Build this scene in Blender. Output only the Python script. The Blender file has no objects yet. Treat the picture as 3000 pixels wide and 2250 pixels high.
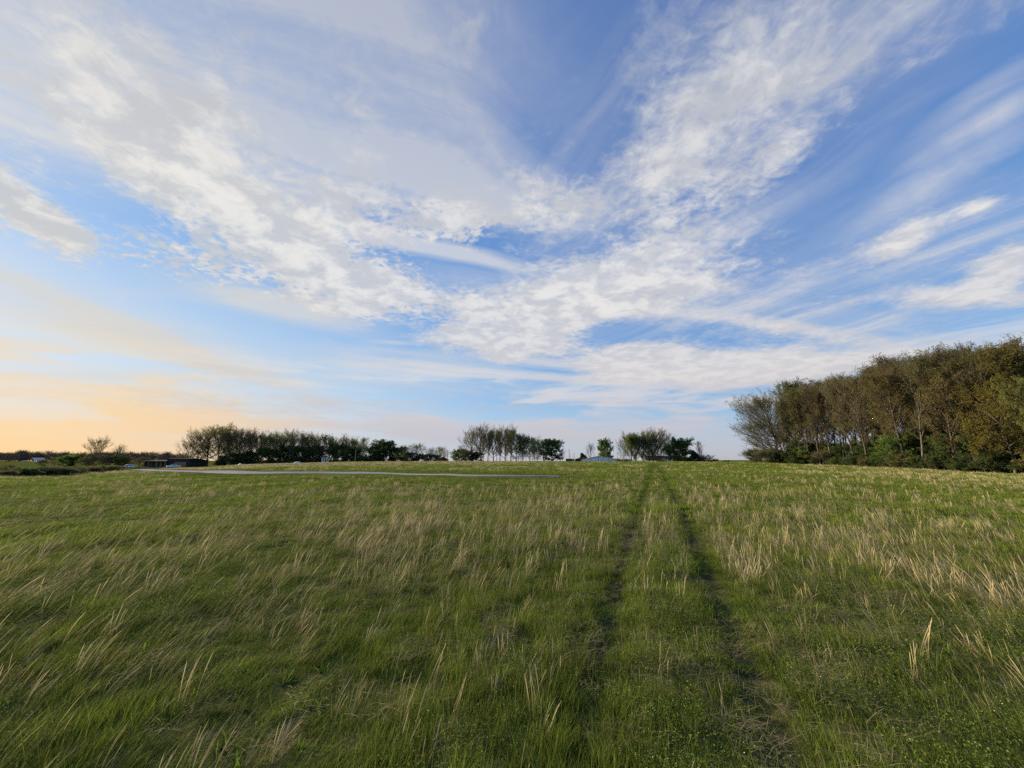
import bpy, math, random
import numpy as np
from mathutils import Vector, Matrix

scn = bpy.context.scene
COL = scn.collection
R = math.radians

# ------------------------------------------------------------------ camera
EYE = 1.8
PITCH = 11.0
LENS = 13.54
cam_data = bpy.data.cameras.new('camera')
cam_data.sensor_fit = 'HORIZONTAL'
cam_data.sensor_width = 36.0
cam_data.lens = LENS
cam_data.clip_start = 0.05
cam_data.clip_end = 6000.0
cam = bpy.data.objects.new('camera', cam_data)
COL.objects.link(cam)
cam.location = (0.0, 0.0, EYE)
cam.rotation_euler = (R(90 + PITCH), 0, 0)
scn.camera = cam

F3 = LENS / 36.0 * 3000.0          # focal length in photo pixels (3000 wide)
def px_dir(px, py):
    """world direction seen at photo pixel (3000 x 2250)"""
    u = (px - 1500.0) / F3
    v = (1125.0 - py) / F3
    c, s = math.cos(R(PITCH)), math.sin(R(PITCH))
    d = np.array([u, c - v * s, s + v * c])
    return d / np.linalg.norm(d)

# ------------------------------------------------------------------ sun, exposure
SUN_AZ = -66.0      # degrees, clockwise from +Y (negative = left of the view)
SUN_EL = 14.0
SUN_ENERGY = 5.0
sd = bpy.data.lights.new('sun', 'SUN')
sd.energy = SUN_ENERGY
sd.angle = R(4.0)
sd.color = (1.0, 0.80, 0.56)
sun = bpy.data.objects.new('sun', sd)
COL.objects.link(sun)
SUN_DIR = Vector((math.sin(R(SUN_AZ)) * math.cos(R(SUN_EL)), math.cos(R(SUN_AZ)) * math.cos(R(SUN_EL)), math.sin(R(SUN_EL))))
sun.rotation_euler = SUN_DIR.to_track_quat('Z', 'Y').to_euler()
sun.location = (-60, 30, 40)

vs = scn.view_settings
vs.view_transform = 'Standard'
vs.look = 'None'
vs.exposure = 0.95
vs.gamma = 1.0
vs.use_curve_mapping = False

scn.cycles.use_denoising = False
scn.cycles.sample_clamp_indirect = 3.0

# ------------------------------------------------------------------ node helper
class G:
    """tiny expression builder for shader nodes"""
    def __init__(self, tree):
        self.t = tree; self.n = tree.nodes; self.l = tree.links
    def put(self, sock, v):
        if isinstance(v, bpy.types.NodeSocket):
            self.l.new(v, sock)
        elif v is not None:
            sock.default_value = v
    def math(self, op, a, b=None, c=None, clamp=False):
        m = self.n.new('ShaderNodeMath'); m.operation = op; m.use_clamp = clamp
        self.put(m.inputs[0], a)
        if b is not None: self.put(m.inputs[1], b)
        if c is not None: self.put(m.inputs[2], c)
        return m.outputs[0]
    def vmath(self, op, a, b=None, out=0):
        m = self.n.new('ShaderNodeVectorMath'); m.operation = op
        self.put(m.inputs[0], a)
        if b is not None:
            if op == 'SCALE': self.put(m.inputs['Scale'], b)
            else: self.put(m.inputs[1], b)
        return m.outputs[out]
    def add(self, a, b): return self.math('ADD', a, b)
    def mul(self, a, b): return self.math('MULTIPLY', a, b)
    def sub(self, a, b): return self.math('SUBTRACT', a, b)
    def mad(self, a, b, c): return self.math('MULTIPLY_ADD', a, b, c)
    def smooth(self, x, a, b, lo=0.0, hi=1.0):
        m = self.n.new('ShaderNodeMapRange'); m.interpolation_type = 'SMOOTHSTEP'
        self.put(m.inputs[0], x); self.put(m.inputs[1], a); self.put(m.inputs[2], b)
        self.put(m.inputs[3], lo); self.put(m.inputs[4], hi)
        return m.outputs[0]
    def lin(self, x, a, b, lo=0.0, hi=1.0):
        m = self.n.new('ShaderNodeMapRange'); m.clamp = True
        self.put(m.inputs[0], x); self.put(m.inputs[1], a); self.put(m.inputs[2], b)
        self.put(m.inputs[3], lo); self.put(m.inputs[4], hi)
        return m.outputs[0]
    def noise(self, vec, scale, detail=4.0, rough=0.55, dist=0.0, color=False, lac=2.0):
        m = self.n.new('ShaderNodeTexNoise')
        self.put(m.inputs['Vector'], vec)
        m.inputs['Scale'].default_value = scale; m.inputs['Detail'].default_value = detail
        m.inputs['Roughness'].default_value = rough; m.inputs['Distortion'].default_value = dist
        m.inputs['Lacunarity'].default_value = lac
        return m.outputs['Color' if color else 'Fac']
    def mapping(self, vec, loc=(0, 0, 0), rot=0.0, scale=(1, 1, 1), kind='TEXTURE'):
        m = self.n.new('ShaderNodeMapping'); m.vector_type = kind
        self.put(m.inputs['Vector'], vec)
        m.inputs['Location'].default_value = loc
        m.inputs['Rotation'].default_value = (0, 0, rot)
        m.inputs['Scale'].default_value = scale
        return m.outputs[0]
    def mix(self, f, a, b):
        m = self.n.new('ShaderNodeMix'); m.data_type = 'RGBA'
        self.put(m.inputs['Factor'], f); self.put(m.inputs['A'], self.rgb(a)); self.put(m.inputs['B'], self.rgb(b))
        return m.outputs['Result']
    def mixop(self, op, f, a, b):
        m = self.n.new('ShaderNodeMix'); m.data_type = 'RGBA'; m.blend_type = op
        self.put(m.inputs['Factor'], f); self.put(m.inputs['A'], self.rgb(a)); self.put(m.inputs['B'], self.rgb(b))
        return m.outputs['Result']
    def rgb(self, c):
        if isinstance(c, (tuple, list)) and len(c) == 3: return (c[0], c[1], c[2], 1.0)
        return c
    def ramp(self, f, stops):
        m = self.n.new('ShaderNodeValToRGB'); cr = m.color_ramp
        while len(cr.elements) < len(stops): cr.elements.new(0.5)
        for e, (p, c) in zip(cr.elements, stops):
            e.position = p; e.color = self.rgb(c)
        self.put(m.inputs[0], f)
        return m.outputs[0]

# ------------------------------------------------------------------ sky
KZ = 0.10                            # softening of the cloud plane towards the horizon
def plane_xy(px, py):
    d = px_dir(px, py)
    return np.array([d[0], d[1]]) / (max(d[2], 0.0) + KZ)

def cloud_blob(cx, cy, rx, ry, ang):
    """an ellipse of cloud seen at (cx,cy) turned into centre / rotation / radii on the cloud layer"""
    a = R(ang); ax = np.array([math.cos(a), math.sin(a)]); ay = np.array([-math.sin(a), math.cos(a)])
    c = plane_xy(cx, cy)
    e = 0.02
    ju = (plane_xy(cx + ax[0] * rx * e, cy + ax[1] * rx * e) - c) / e
    jv = (plane_xy(cx + ay[0] * ry * e, cy + ay[1] * ry * e) - c) / e
    u, s, vt = np.linalg.svd(np.column_stack([ju, jv]))
    return c, math.atan2(u[1, 0], u[0, 0]), (s[0], s[1])

world = bpy.data.worlds.new('World')
scn.world = world
world.use_nodes = True

def build_sky():
    t = world.node_tree
    t.nodes.clear()
    g = G(t)
    out = t.nodes.new('ShaderNodeOutputWorld')
    bg = t.nodes.new('ShaderNodeBackground')
    t.links.new(bg.outputs[0], out.inputs[0])
    tc = t.nodes.new('ShaderNodeTexCoord')
    d = g.vmath('NORMALIZE', tc.outputs['Generated'])
    sep = t.nodes.new('ShaderNodeSeparateXYZ'); t.links.new(d, sep.inputs[0])
    dz = sep.outputs[2]
    up = g.math('MAXIMUM', dz, 0.0)
    inv = g.math('DIVIDE', 1.0, g.add(up, KZ))
    cmb = t.nodes.new('ShaderNodeCombineXYZ')
    g.put(cmb.inputs[0], g.mul(sep.outputs[0], inv)); g.put(cmb.inputs[1], g.mul(sep.outputs[1], inv))
    P = cmb.outputs[0]

    sky = t.nodes.new('ShaderNodeTexSky')
    sky.sky_type = 'NISHITA'
    sky.sun_disc = False
    sky.sun_elevation = R(SUN_EL)
    sky.sun_rotation = R(SUN_AZ)
    sky.altitude = 200
    sky.air_density = 1.0
    sky.dust_density = 0.25
    sky.ozone_density = 4.0

    sd_ = g.vmath('DOT_PRODUCT', d, tuple(SUN_DIR), out=1)          # cos angle to the sun
    sunny = g.smooth(sd_, 0.66, 1.0)
    low = g.smooth(dz, 0.42, 0.02)

    # ---- layer 1 : altocumulus, bright and ragged
    def warp(vec, scale, amt, detail=3.0):
        n = g.noise(vec, scale, detail, 0.6, color=True)
        n = g.vmath('SUBTRACT', n, (0.5, 0.5, 0.5))
        n = g.vmath('MULTIPLY', n, (amt, amt, 0.0))
        return g.vmath('ADD', vec, n)
    def blobs(vec, items, base):
        acc = base
        for cx, cy, rx, ry, ang, amp in items:
            c, rot, sc = cloud_blob(cx, cy, rx, ry, ang)
            m = g.mapping(vec, (c[0], c[1], 0), rot, (sc[0], sc[1], 1.0))
            gr = t.nodes.new('ShaderNodeTexGradient'); gr.gradient_type = 'SPHERICAL'
            t.links.new(m, gr.inputs[0])
            acc = g.mad(gr.outputs['Fac'], amp, acc)
        return acc
    Pw = warp(P, 1.6, 0.30)
    ALTO = [
        (430, 330, 330, 420, 20, .62), (640, 600, 620, 240, 33, 1.05), (130, 660, 420, 130, 42, 1.0),
        (900, 690, 300, 170, 10, .75), (1010, 500, 110, 330, 10, .55), (230, 120, 500, 220, 20, .35),
        (880, 150, 420, 160, 25, .25), (1080, 850, 290, 150, 8, .95), (1290, 640, 420, 110, -12, .70),
        (640, 790, 560, 90, 14, .50), (1500, 985, 330, 100, -4, 1.1), (1330, 920, 200, 60, 10, .6),
        (1650, 600, 220, 130, -35, .75), (1940, 690, 380, 250, -35, .80), (1660, 860, 420, 130, 3, .85),
        (2080, 330, 620, 170, -47, 1.05), (2280, 440, 340, 100, -32, .85), (1960, 190, 360, 190, -50, .55),
        (2400, 120, 620, 260, -28, .50), (1360, 60, 170, 170, -10, .85), (1990, 1085, 560, 85, 2, 1.05),
        (2420, 1045, 900, 110, 0, .55), (2640, 700, 190, 55, -24, .95), (2880, 605, 110, 30, -20, .8),
        (2980, 760, 260, 90, -28, .9), (2860, 860, 500, 70, -2, .75), (1080, 1180, 700, 70, 2, .50),
        (1780, 1175, 500, 40, -3, .45), (700, 1190, 700, 50, 2, .35), (2250, 820, 420, 130, -18, .35),
        (1500, 180, 420, 300, -30, -.65), (2360, 640, 560, 170, -28, -.50), (2700, 330, 600, 150, -22, -.55),
        (300, 520, 420, 70, 42, -.75), (330, 860, 900, 110, 16, -.75), (1330, 780, 420, 70, 12, -.55),
        (1800, 985, 420, 45, 4, -.7), (1520, 1090, 330, 35, 0, -.6), (2080, 1140, 900, 30, 0, -.35),
        (2500, 900, 300, 60, -20, -.3), (1330, 520, 420, 70, 18, -.25), (650, 1050, 900, 90, 12, -.55),
    ]
    POP = [(480, 810, 700, 110, 13, 1.6), (1080, 850, 330, 170, 8, 1.4), (1350, 640, 420, 140, -8, 1.2), (1500, 960, 330, 120, 0, .8), (200, 700, 300, 120, 40, .6), (640, 640, 700, 300, 30, .65), (1900, 700, 500, 300, -30, .35)]
    cover = blobs(Pw, ALTO, -0.10)
    LOW = [(1830, 1072, 230, 95, -15, 1.1), (2060, 1088, 430, 75, 4, 1.2), (2380, 1075, 620, 75, -3, .8), (1570, 985, 230, 85, -18, 1.1), (1350, 985, 240, 55, 5, .9),
           (1650, 950, 130, 95, -30, .7), (1400, 900, 190, 42, 8, .9), (1480, 1030, 130, 60, -30, .7), (1640, 850, 260, 90, -8, .9), (1900, 850, 420, 110, -6, .9), (1800, 915, 420, 28, 3, .6),
           (2150, 770, 260, 110, -30, .6), (2650, 700, 190, 50, -24, 1.0), (2880, 605, 100, 26, -20, .9), (2970, 770, 190, 75, -28, 1.0), (2820, 870, 520, 55, -2, .9), (2300, 960, 520, 30, 10, .8),
           (1070, 850, 260, 120, 8, .8), (900, 900, 330, 40, 12, .5), (700, 620, 360, 170, 25, .5), (130, 640, 330, 90, 42, .8), (1100, 600, 100, 160, 8, .6), (1330, 640, 260, 80, -8, .6)]
    Pl = warp(P, 3.0, 0.10, 3.0)
    cover = g.add(cover, g.mad(g.math('MINIMUM', blobs(Pl, LOW, 0.0), 1.3), .9, 0.0))
    n_big = g.noise(Pw, 2.2, 2.0, 0.5)
    Pd = warp(P, 5.0, 0.10, 4.0)
    n_det = g.noise(Pd, 7.5, 9.0, 0.64, 0.25)
    n_fine = g.noise(g.vmath('ADD', Pd, (7.3, 2.1, 0)), 26.0, 5.0, 0.6)
    pop = g.math('MINIMUM', blobs(Pw, POP, 0.0), 1.0)
    lowk = g.lin(dz, .10, .40, .38, 1.0)
    dens = g.mad(g.sub(n_big, .5), 1.0, cover)
    dens = g.mad(g.sub(n_det, .5), g.mul(lowk, g.mad(pop, -.3, 2.3)), dens)
    dens = g.mad(g.sub(n_fine, .5), g.mul(g.lin(dz, .15, .42, .55, 1.0), g.mad(pop, 2.3, 1.05)), dens)
    alto = g.smooth(dens, -0.10, g.mad(pop, -.40, 1.15))

    # ---- layer 2 : cirrus streaks, two families of direction on the layer
    def streaks(rot, sx, sy, off, lo, hi):
        v = warp(P, 0.9, 0.5, 2.0)
        v = g.mapping(g.vmath('ADD', v, off), (0, 0, 0), rot, (sx, sy, 1.0))
        n = g.noise(v, 1.0, 7.0, 0.6, 0.3)
        return g.smooth(n, lo, hi)
    c0, r0, _ = cloud_blob(1150, 560, 300, 10, 17)
    c1, r1, _ = cloud_blob(2500, 300, 300, 10, -33)
    c2, r2, _ = cloud_blob(300, 930, 300, 10, 19)
    st_l = streaks(r0, 2.6, 0.20, (1.0, 3.0, 0), .36, .74)
    st_r = streaks(r1, 2.4, 0.22, (5.0, 1.0, 0), .40, .78)
    VEIL_L = [(380, 130, 1700, 760, 15, 1.25), (950, 380, 1000, 300, 22, .6), (300, 100, 1000, 520, 15, 1.5), (1250, 480, 760, 170, 19, 1.2), (1000, 250, 700, 260, 22, .8), (250, 930, 640, 70, 20, .5),
              (500, 1000, 700, 90, 20, .5), (850, 910, 420, 60, 14, .8), (1260, 725, 470, 38, 13, 1.4), (900, 880, 900, 30, 3, .35),
              (1500, 850, 800, 70, 8, .5), (1300, 1130, 700, 50, 4, .4), (700, 480, 700, 300, 30, .6), (1700, 1075, 700, 22, 6, .9), (1150, 1060, 420, 40, 6, .5),
              (100, 1010, 300, 30, 6, .3), (300, 1100, 600, 40, 3, .35)]
    VEIL_R = [(2500, 150, 900, 300, -30, .9), (2200, 850, 900, 200, -10, .8), (2700, 520, 700, 60, -30, .55), (2850, 330, 420, 60, -33, .5), (1900, 600, 700, 420, -35, .8),
              (2650, 940, 700, 70, -3, .7), (2780, 740, 500, 90, -24, .5), (2300, 930, 600, 50, 6, .8), (2350, 1110, 1200, 60, 0, .7),
              (2700, 560, 500, 200, -30, .3), (1750, 1000, 300, 60, 10, .2)]
    Pv = warp(P, 1.0, 0.22)
    vl = blobs(Pv, VEIL_L, 0.0)
    vr = blobs(Pv, VEIL_R, 0.0)
    cir = g.add(g.mul(g.mad(st_l, .55, .52), g.math('MINIMUM', g.mul(vl, 1.5), 1.35)), g.mul(g.mad(st_r, .75, .25), g.math('MINIMUM', g.mul(vr, 1.5), 1.3)))
    LINES = [(330, 935, 560, 32, 22, 1.2), (640, 1075, 620, 34, 15, .9), (1260, 727, 420, 24, 12.5, 1.0), (1000, 690, 200, 18, 14, .5), (850, 905, 300, 50, 14, 1.1),
             (1720, 1112, 640, 17, 4, 1.4), (1250, 1070, 330, 22, 3, .8), (1150, 1005, 130, 10, 2, .9), (1700, 905, 420, 16, 3, .8), (2350, 960, 520, 22, 8, .8), (2600, 1010, 500, 30, -3, .6), (2900, 350, 420, 40, -30, .8), (2700, 560, 420, 60, -32, .6)]
    ln = g.mul(blobs(warp(P, 2.0, .06), LINES, 0.0), g.mad(st_l, .6, .6))
    cir = g.add(cir, g.math('MINIMUM', ln, 1.0))
    # fine ripples on the veil
    cir = g.mul(cir, g.mad(n_fine, .5, .75))
    cir = g.math('MINIMUM', cir, 1.0)
    # ---- haze veil at the horizon
    hz = g.smooth(dz, 0.17, 0.0)
    # thin flat bars of cloud near the horizon
    bar = t.nodes.new('ShaderNodeCombineXYZ')
    az = g.math('ARCTAN2', sep.outputs[0], sep.outputs[1])
    g.put(bar.inputs[0], g.mul(az, 2.6)); g.put(bar.inputs[1], g.mul(dz, 17.0)); bar.inputs[2].default_value = 3.7
    n_bar = g.noise(warp(bar.outputs[0], 1.2, .5), 1.15, 6.0, 0.58, .4)
    bars = g.mul(g.smooth(n_bar, .42, .60), g.mul(g.smooth(dz, 0.28, 0.14), g.smooth(dz, .015, .06)))

    # ---- colours (radiance before exposure)
    raw = g.mixop('MULTIPLY', 1.0, sky.outputs[0], SKY_GAIN)
    base = g.mixop('DIVIDE', 1.0, raw, g.mixop('ADD', 1.0, (1, 1, 1), g.mixop('MULTIPLY', 1.0, raw, (1.15, 1.15, 1.15))))
    lit = g.ramp(g.math('MAXIMUM', dz, 0.0), [(0.0, (.37, .34, .37)), (.08, (.42, .395, .42)), (.20, (.56, .535, .52)), (.45, (.60, .59, .575)), (.85, (.46, .465, .475))])
    lit_s = g.ramp(g.math('MAXIMUM', dz, 0.0), [(0.0, (.76, .47, .17)), (.07, (.72, .49, .23)), (.16, (.60, .50, .36)), (.28, (.58, .555, .49)), (.50, (.62, .60, .555)), (.85, (.46, .465, .465))])
    litc = g.mixop('MULTIPLY', 1.0, g.mix(sunny, lit, lit_s), (.93, .925, .92))
    shade = g.mixop('MULTIPLY', 1.0, litc, (.70, .73, .80))
    thick = g.smooth(dens, 0.15, 1.5)
    relief = g.smooth(g.noise(g.vmath('ADD', Pd, (-.03, .012, 0)), 6.5, 6.0, 0.62, 0.25), .40, .60)
    relief = g.mix(g.lin(dz, .12, .40, .75, .0), relief, (.72, .72, .72))
    acol = g.mix(g.mul(relief, g.mad(thick, .5, .5)), shade, litc)
    ccol = g.mix(.50, shade, litc)

    glow = g.mul(g.smooth(sd_, .45, 1.0), g.smooth(dz, .50, .05))
    base = g.mix(g.mul(glow, .62), base, (.50, .50, .49))
    col = g.mix(g.mul(hz, g.mad(sunny, .36, .52)), base, litc)
    col = g.mix(g.mul(cir, .72), col, ccol)
    col = g.mix(g.mul(bars, .80), col, litc)
    col = g.mix(g.mul(alto, .88), col, acol)
    g.put(bg.inputs[0], g.mixop('MULTIPLY', 1.0, col, (.80/SKY_STR,)*3))
    bg.inputs[1].default_value = SKY_STR
SKY_STR = 0.10
SKY_GAIN = (0.135, 0.172, 0.278)
build_sky()
world.cycles.sampling_method = 'MANUAL'
world.cycles.sample_map_resolution = 512

# ================================================================== helpers
def sstep(x, a, b):
    t = np.clip((np.asarray(x, float) - a) / (b - a), 0, 1)
    return t * t * (3 - 2 * t)

def vnoise(x, y, seed=0):
    """smooth 2-D value noise in 0..1"""
    x = np.asarray(x, float); y = np.asarray(y, float)
    xi = np.floor(x).astype(np.int64); yi = np.floor(y).astype(np.int64)
    fx = x - xi; fy = y - yi
    fx = fx * fx * (3 - 2 * fx); fy = fy * fy * (3 - 2 * fy)
    def h(a, b):
        n = (a * 374761393 + b * 668265263 + seed * 1274126177) & 0xFFFFFFFF
        n = ((n ^ (n >> 13)) * 1274126177) & 0xFFFFFFFF
        return ((n ^ (n >> 16)) & 0xFFFF) / 65535.0
    return ((h(xi, yi) * (1 - fx) + h(xi + 1, yi) * fx) * (1 - fy)
            + (h(xi, yi + 1) * (1 - fx) + h(xi + 1, yi + 1) * fx) * fy)

def fbm(x, y, seed=0, octs=3):
    s = 0.0; a = 0.5; tot = 0.0; f = 1.0
    for k in range(octs):
        s = s + a * vnoise(np.asarray(x) * f, np.asarray(y) * f, seed + 17 * k)
        tot += a; a *= .5; f *= 2.03
    return s / tot

def px_az(px):
    d = px_dir(px, 1344.0)
    return math.atan2(d[0], d[1])

# crest of the field as it shows against what lies behind: photo column, photo row, distance
CREST = [(-400, 1410, 60), (0, 1400, 66), (200, 1395, 78), (350, 1382, 110), (470, 1375, 135), (600, 1371.5, 140), (700, 1363.5, 140),
         (860, 1358.5, 140), (1000, 1355, 138), (1300, 1352.6, 128), (1650, 1352.6, 125), (2000, 1353.6, 120),
         (2200, 1355, 108), (2400, 1363, 100), (2600, 1372, 88), (2800, 1383, 84), (3000, 1391, 82), (3400, 1402, 80)]
_az = np.array([px_az(c[0]) for c in CREST])
_dc = np.array([c[2] for c in CREST], float)
_hc = []
for (px, row, dist) in CREST:
    d = px_dir(px, row)
    _hc.append(EYE + d[2] / math.hypot(d[0], d[1]) * dist)
_hc = np.array(_hc)
# what the land does behind the crest: height at 300 m
_h3 = np.interp(_az, [px_az(0), px_az(450), px_az(800), px_az(1300), px_az(2100), px_az(2400), px_az(3000)], [-2.2, -3.0, -1.8, -2.0, -1.8, .6, .9])

def terrain(x, y):
    x = np.asarray(x, float); y = np.asarray(y, float)
    r = np.hypot(x, y); th = np.arctan2(x, y)
    dc = np.interp(th, _az, _dc); hc = np.interp(th, _az, _hc); h3 = np.interp(th, _az, _h3)
    back = sstep(np.abs(th), R(75), R(120))          # behind the camera: level ground
    hc = hc * (1 - back)
    h3 = h3 * (1 - back)
    s = np.clip(r / dc, 0, 1)
    inner = hc * (0.25 * s + 0.75 * s ** 2) * 1.0
    u = np.clip((r - dc) / 60.0, 0, None)
    fall = 1 - np.exp(-u * u)
    outer = hc + (h3 - hc) * fall - 0.0052 * np.clip(r - 420, 0, None) * (1 - .6 * sstep(th, R(5), R(35)))
    h = np.where(r <= dc, inner, outer)
    bump = (fbm(x / 9.0, y / 9.0, 3, 3) - .5) * .22 + (fbm(x / 2.1, y / 2.1, 9, 2) - .5) * .07
    h = h + bump * sstep(r, 1.0, 8.0) * (1 - .75 * sstep(r, 45, 100))
    # far wooded rise on the left
    rise = sstep(r, 420, 1000) * sstep(-th, R(12), R(34)) * 3.6
    return h + rise

def px_ground(px, row):
    """where the ray through a photo pixel meets the terrain"""
    d = px_dir(px, row); lo, t = 0.0, 0.5
    prev = 0.0
    while t < 1500:
        p = np.array([0, 0, EYE]) + d * t
        if p[2] < float(terrain(p[0], p[1])):
            lo, hi = prev, t
            for _ in range(30):
                m = .5 * (lo + hi); q = np.array([0, 0, EYE]) + d * m
                if q[2] < float(terrain(q[0], q[1])): hi = m
                else: lo = m
            q = np.array([0, 0, EYE]) + d * hi
            return np.array([q[0], q[1]])
        prev = t; t *= 1.01
    return None

def at_px(px, dist):
    """ground point in the direction of a photo column, at a horizontal distance"""
    a = px_az(px)
    x, y = math.sin(a) * dist, math.cos(a) * dist
    return x, y, float(terrain(x, y))

# ================================================================== mesh helpers
def new_obj(name, verts, faces, mat=None, parent=None, smooth=False):
    me = bpy.data.meshes.new(name)
    me.from_pydata(verts, [], faces)
    if smooth:
        me.polygons.foreach_set('use_smooth', [True] * len(me.polygons))
    me.update()
    o = bpy.data.objects.new(name, me)
    if mat is not None: me.materials.append(mat)
    COL.objects.link(o)
    if parent is not None: o.parent = parent
    return o

def np_mesh(name, V, Q=None, T=None, smooth=False):
    """mesh from numpy arrays of vertices, quads and triangles"""
    me = bpy.data.meshes.new(name)
    nq = 0 if Q is None else len(Q); nt = 0 if T is None else len(T)
    loops = []
    if nq: loops.append(np.asarray(Q, np.int32).ravel())
    if nt: loops.append(np.asarray(T, np.int32).ravel())
    loops = np.concatenate(loops)
    starts = np.concatenate([np.arange(nq) * 4, nq * 4 + np.arange(nt) * 3]).astype(np.int32)
    me.vertices.add(len(V)); me.vertices.foreach_set('co', np.asarray(V, np.float32).ravel())
    me.loops.add(len(loops)); me.loops.foreach_set('vertex_index', loops)
    me.polygons.add(nq + nt); me.polygons.foreach_set('loop_start', starts)
    if smooth: me.polygons.foreach_set('use_smooth', np.ones(nq + nt, bool))
    me.update(calc_edges=True)
    return me

def link(name, me, mat=None, parent=None):
    o = bpy.data.objects.new(name, me)
    if mat is not None and len(me.materials) == 0: me.materials.append(mat)
    COL.objects.link(o)
    if parent is not None: o.parent = parent
    return o

def tag(o, label=None, cat=None, group=None, kind=None):
    if label: o['label'] = label
    if cat: o['category'] = cat
    if group: o['group'] = group
    if kind: o['kind'] = kind
    return o

def empty(name, loc, rz=0.0, scale=1.0):
    o = bpy.data.objects.new(name, None)
    o.empty_display_size = 0.3
    o.location = loc; o.rotation_euler = (0, 0, rz); o.scale = (scale,) * 3
    COL.objects.link(o)
    return o

def material(name):
    m = bpy.data.materials.new(name); m.use_nodes = True
    t = m.node_tree; t.nodes.clear()
    out = t.nodes.new('ShaderNodeOutputMaterial')
    return m, G(t), out

def principled(g, color, rough=.8, spec=.3, normal=None, metallic=0.0):
    b = g.n.new('ShaderNodeBsdfPrincipled')
    g.put(b.inputs['Base Color'], g.rgb(color)); g.put(b.inputs['Roughness'], rough)
    b.inputs['Specular IOR Level'].default_value = spec
    b.inputs['Metallic'].default_value = metallic
    if normal is not None: g.put(b.inputs['Normal'], normal)
    return b.outputs[0]

def bump(g, height, strength=.5, dist=.05):
    b = g.n.new('ShaderNodeBump'); b.inputs['Strength'].default_value = strength; b.inputs['Distance'].default_value = dist
    g.put(b.inputs['Height'], height)
    return b.outputs[0]

def simple_mat(name, color, rough=.75, spec=.3, var=.25, scale=3.0, metallic=0.0):
    """plain paint / board / metal with uneven weathering"""
    m, g, out = material(name)
    tc = g.n.new('ShaderNodeTexCoord').outputs['Object']
    n = g.noise(tc, scale, 6, .65)
    f = g.lin(n, .3, .7, 1 - var, 1 + var * .4)
    c = g.mixop('MULTIPLY', 1.0, color, f)
    g.put(out.inputs[0], principled(g, c, rough, spec, metallic=metallic))
    return m

# ================================================================== where things lie in the field
TRACK_L = [px_ground(*p) for p in [(1705, 2240), (1728, 1997), (1741, 1907), (1768, 1816), (1814, 1667), (1838, 1590), (1868, 1500), (1892, 1437), (1904, 1395), (1909, 1372), (1911, 1360)]]
TRACK_R = [px_ground(*p) for p in [(2320, 2240), (2280, 2155), (2203, 2020), (2167, 1930), (2113, 1839), (2081, 1735), (2048, 1627), (2012, 1520), (1975, 1450), (1948, 1400), (1930, 1372), (1924, 1360)]]
ROAD_PX = [(330, 1378.0), (480, 1379.0), (620, 1381.5), (720, 1385.5), (860, 1387.0), (980, 1384.5), (1080, 1386.5), (1180, 1388.8), (1340, 1393), (1480, 1396.5), (1600, 1398), (1640, 1398)]
ROAD = np.array([px_ground(*p) for p in ROAD_PX])

def polyline_dist(x, y, pts):
    x = np.asarray(x, float); y = np.asarray(y, float)
    best = np.full(x.shape, 1e9)
    for a, b in zip(pts[:-1], pts[1:]):
        ab = b - a; L = ab @ ab
        t = np.clip(((x - a[0]) * ab[0] + (y - a[1]) * ab[1]) / L, 0, 1)
        best = np.minimum(best, np.hypot(x - a[0] - t * ab[0], y - a[1] - t * ab[1]))
    return best

def smooth_path(pts, n):
    pts = np.asarray(pts)
    s = np.concatenate([[0], np.cumsum(np.hypot(*np.diff(pts, axis=0).T))])
    u = np.linspace(0, s[-1], n)
    p = np.column_stack([np.interp(u, s, pts[:, 0]), np.interp(u, s, pts[:, 1])])
    for _ in range(int(n * .06) + 2):
        p[1:-1] = .25 * p[:-2] + .5 * p[1:-1] + .25 * p[2:]
    return p
ROAD_C = smooth_path(ROAD, 120)
TL = smooth_path(TRACK_L, 60); TR = smooth_path(TRACK_R, 60)

# ================================================================== ground sheet
def mat_ground():
    m, g, out = material('field_soil_and_turf')
    geo = g.n.new('ShaderNodeNewGeometry')
    P = geo.outputs['Position']
    n1 = g.noise(P, .035, 5, .6); n2 = g.noise(P, .33, 6, .65); n3 = g.noise(P, 3.5, 6, .7)
    grass = g.mix(g.smooth(n2, .35, .68), (.075, .100, .020), (.125, .145, .034))  # turf tones kept low: shading between grass blades is put into this colour
    grass = g.mix(g.mul(g.smooth(n1, .48, .66), .55), grass, (.16, .145, .058))
    grass = g.mixop('MULTIPLY', 1.0, grass, g.lin(n3, .25, .75, .6, 1.15))
    # under the sward close by: dark earth and old thatch
    r = g.vmath('LENGTH', P, out=1)
    near = g.smooth(r, 40.0, 8.0)
    earth = g.mix(g.smooth(n3, .4, .6), (.055, .062, .020), (.12, .105, .050))
    col = g.mix(g.mul(near, .8), grass, earth)
    wear = g.n.new('ShaderNodeAttribute'); wear.attribute_name = 'wear'
    col = g.mix(g.mul(wear.outputs['Fac'], .85), col, g.mix(n3, (.060, .062, .026), (.105, .094, .045)))
    b = bump(g, g.add(g.mul(n3, .6), n2), .9, .10)
    g.put(out.inputs[0], principled(g, col, 1.0, .0, b))
    return m

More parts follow.
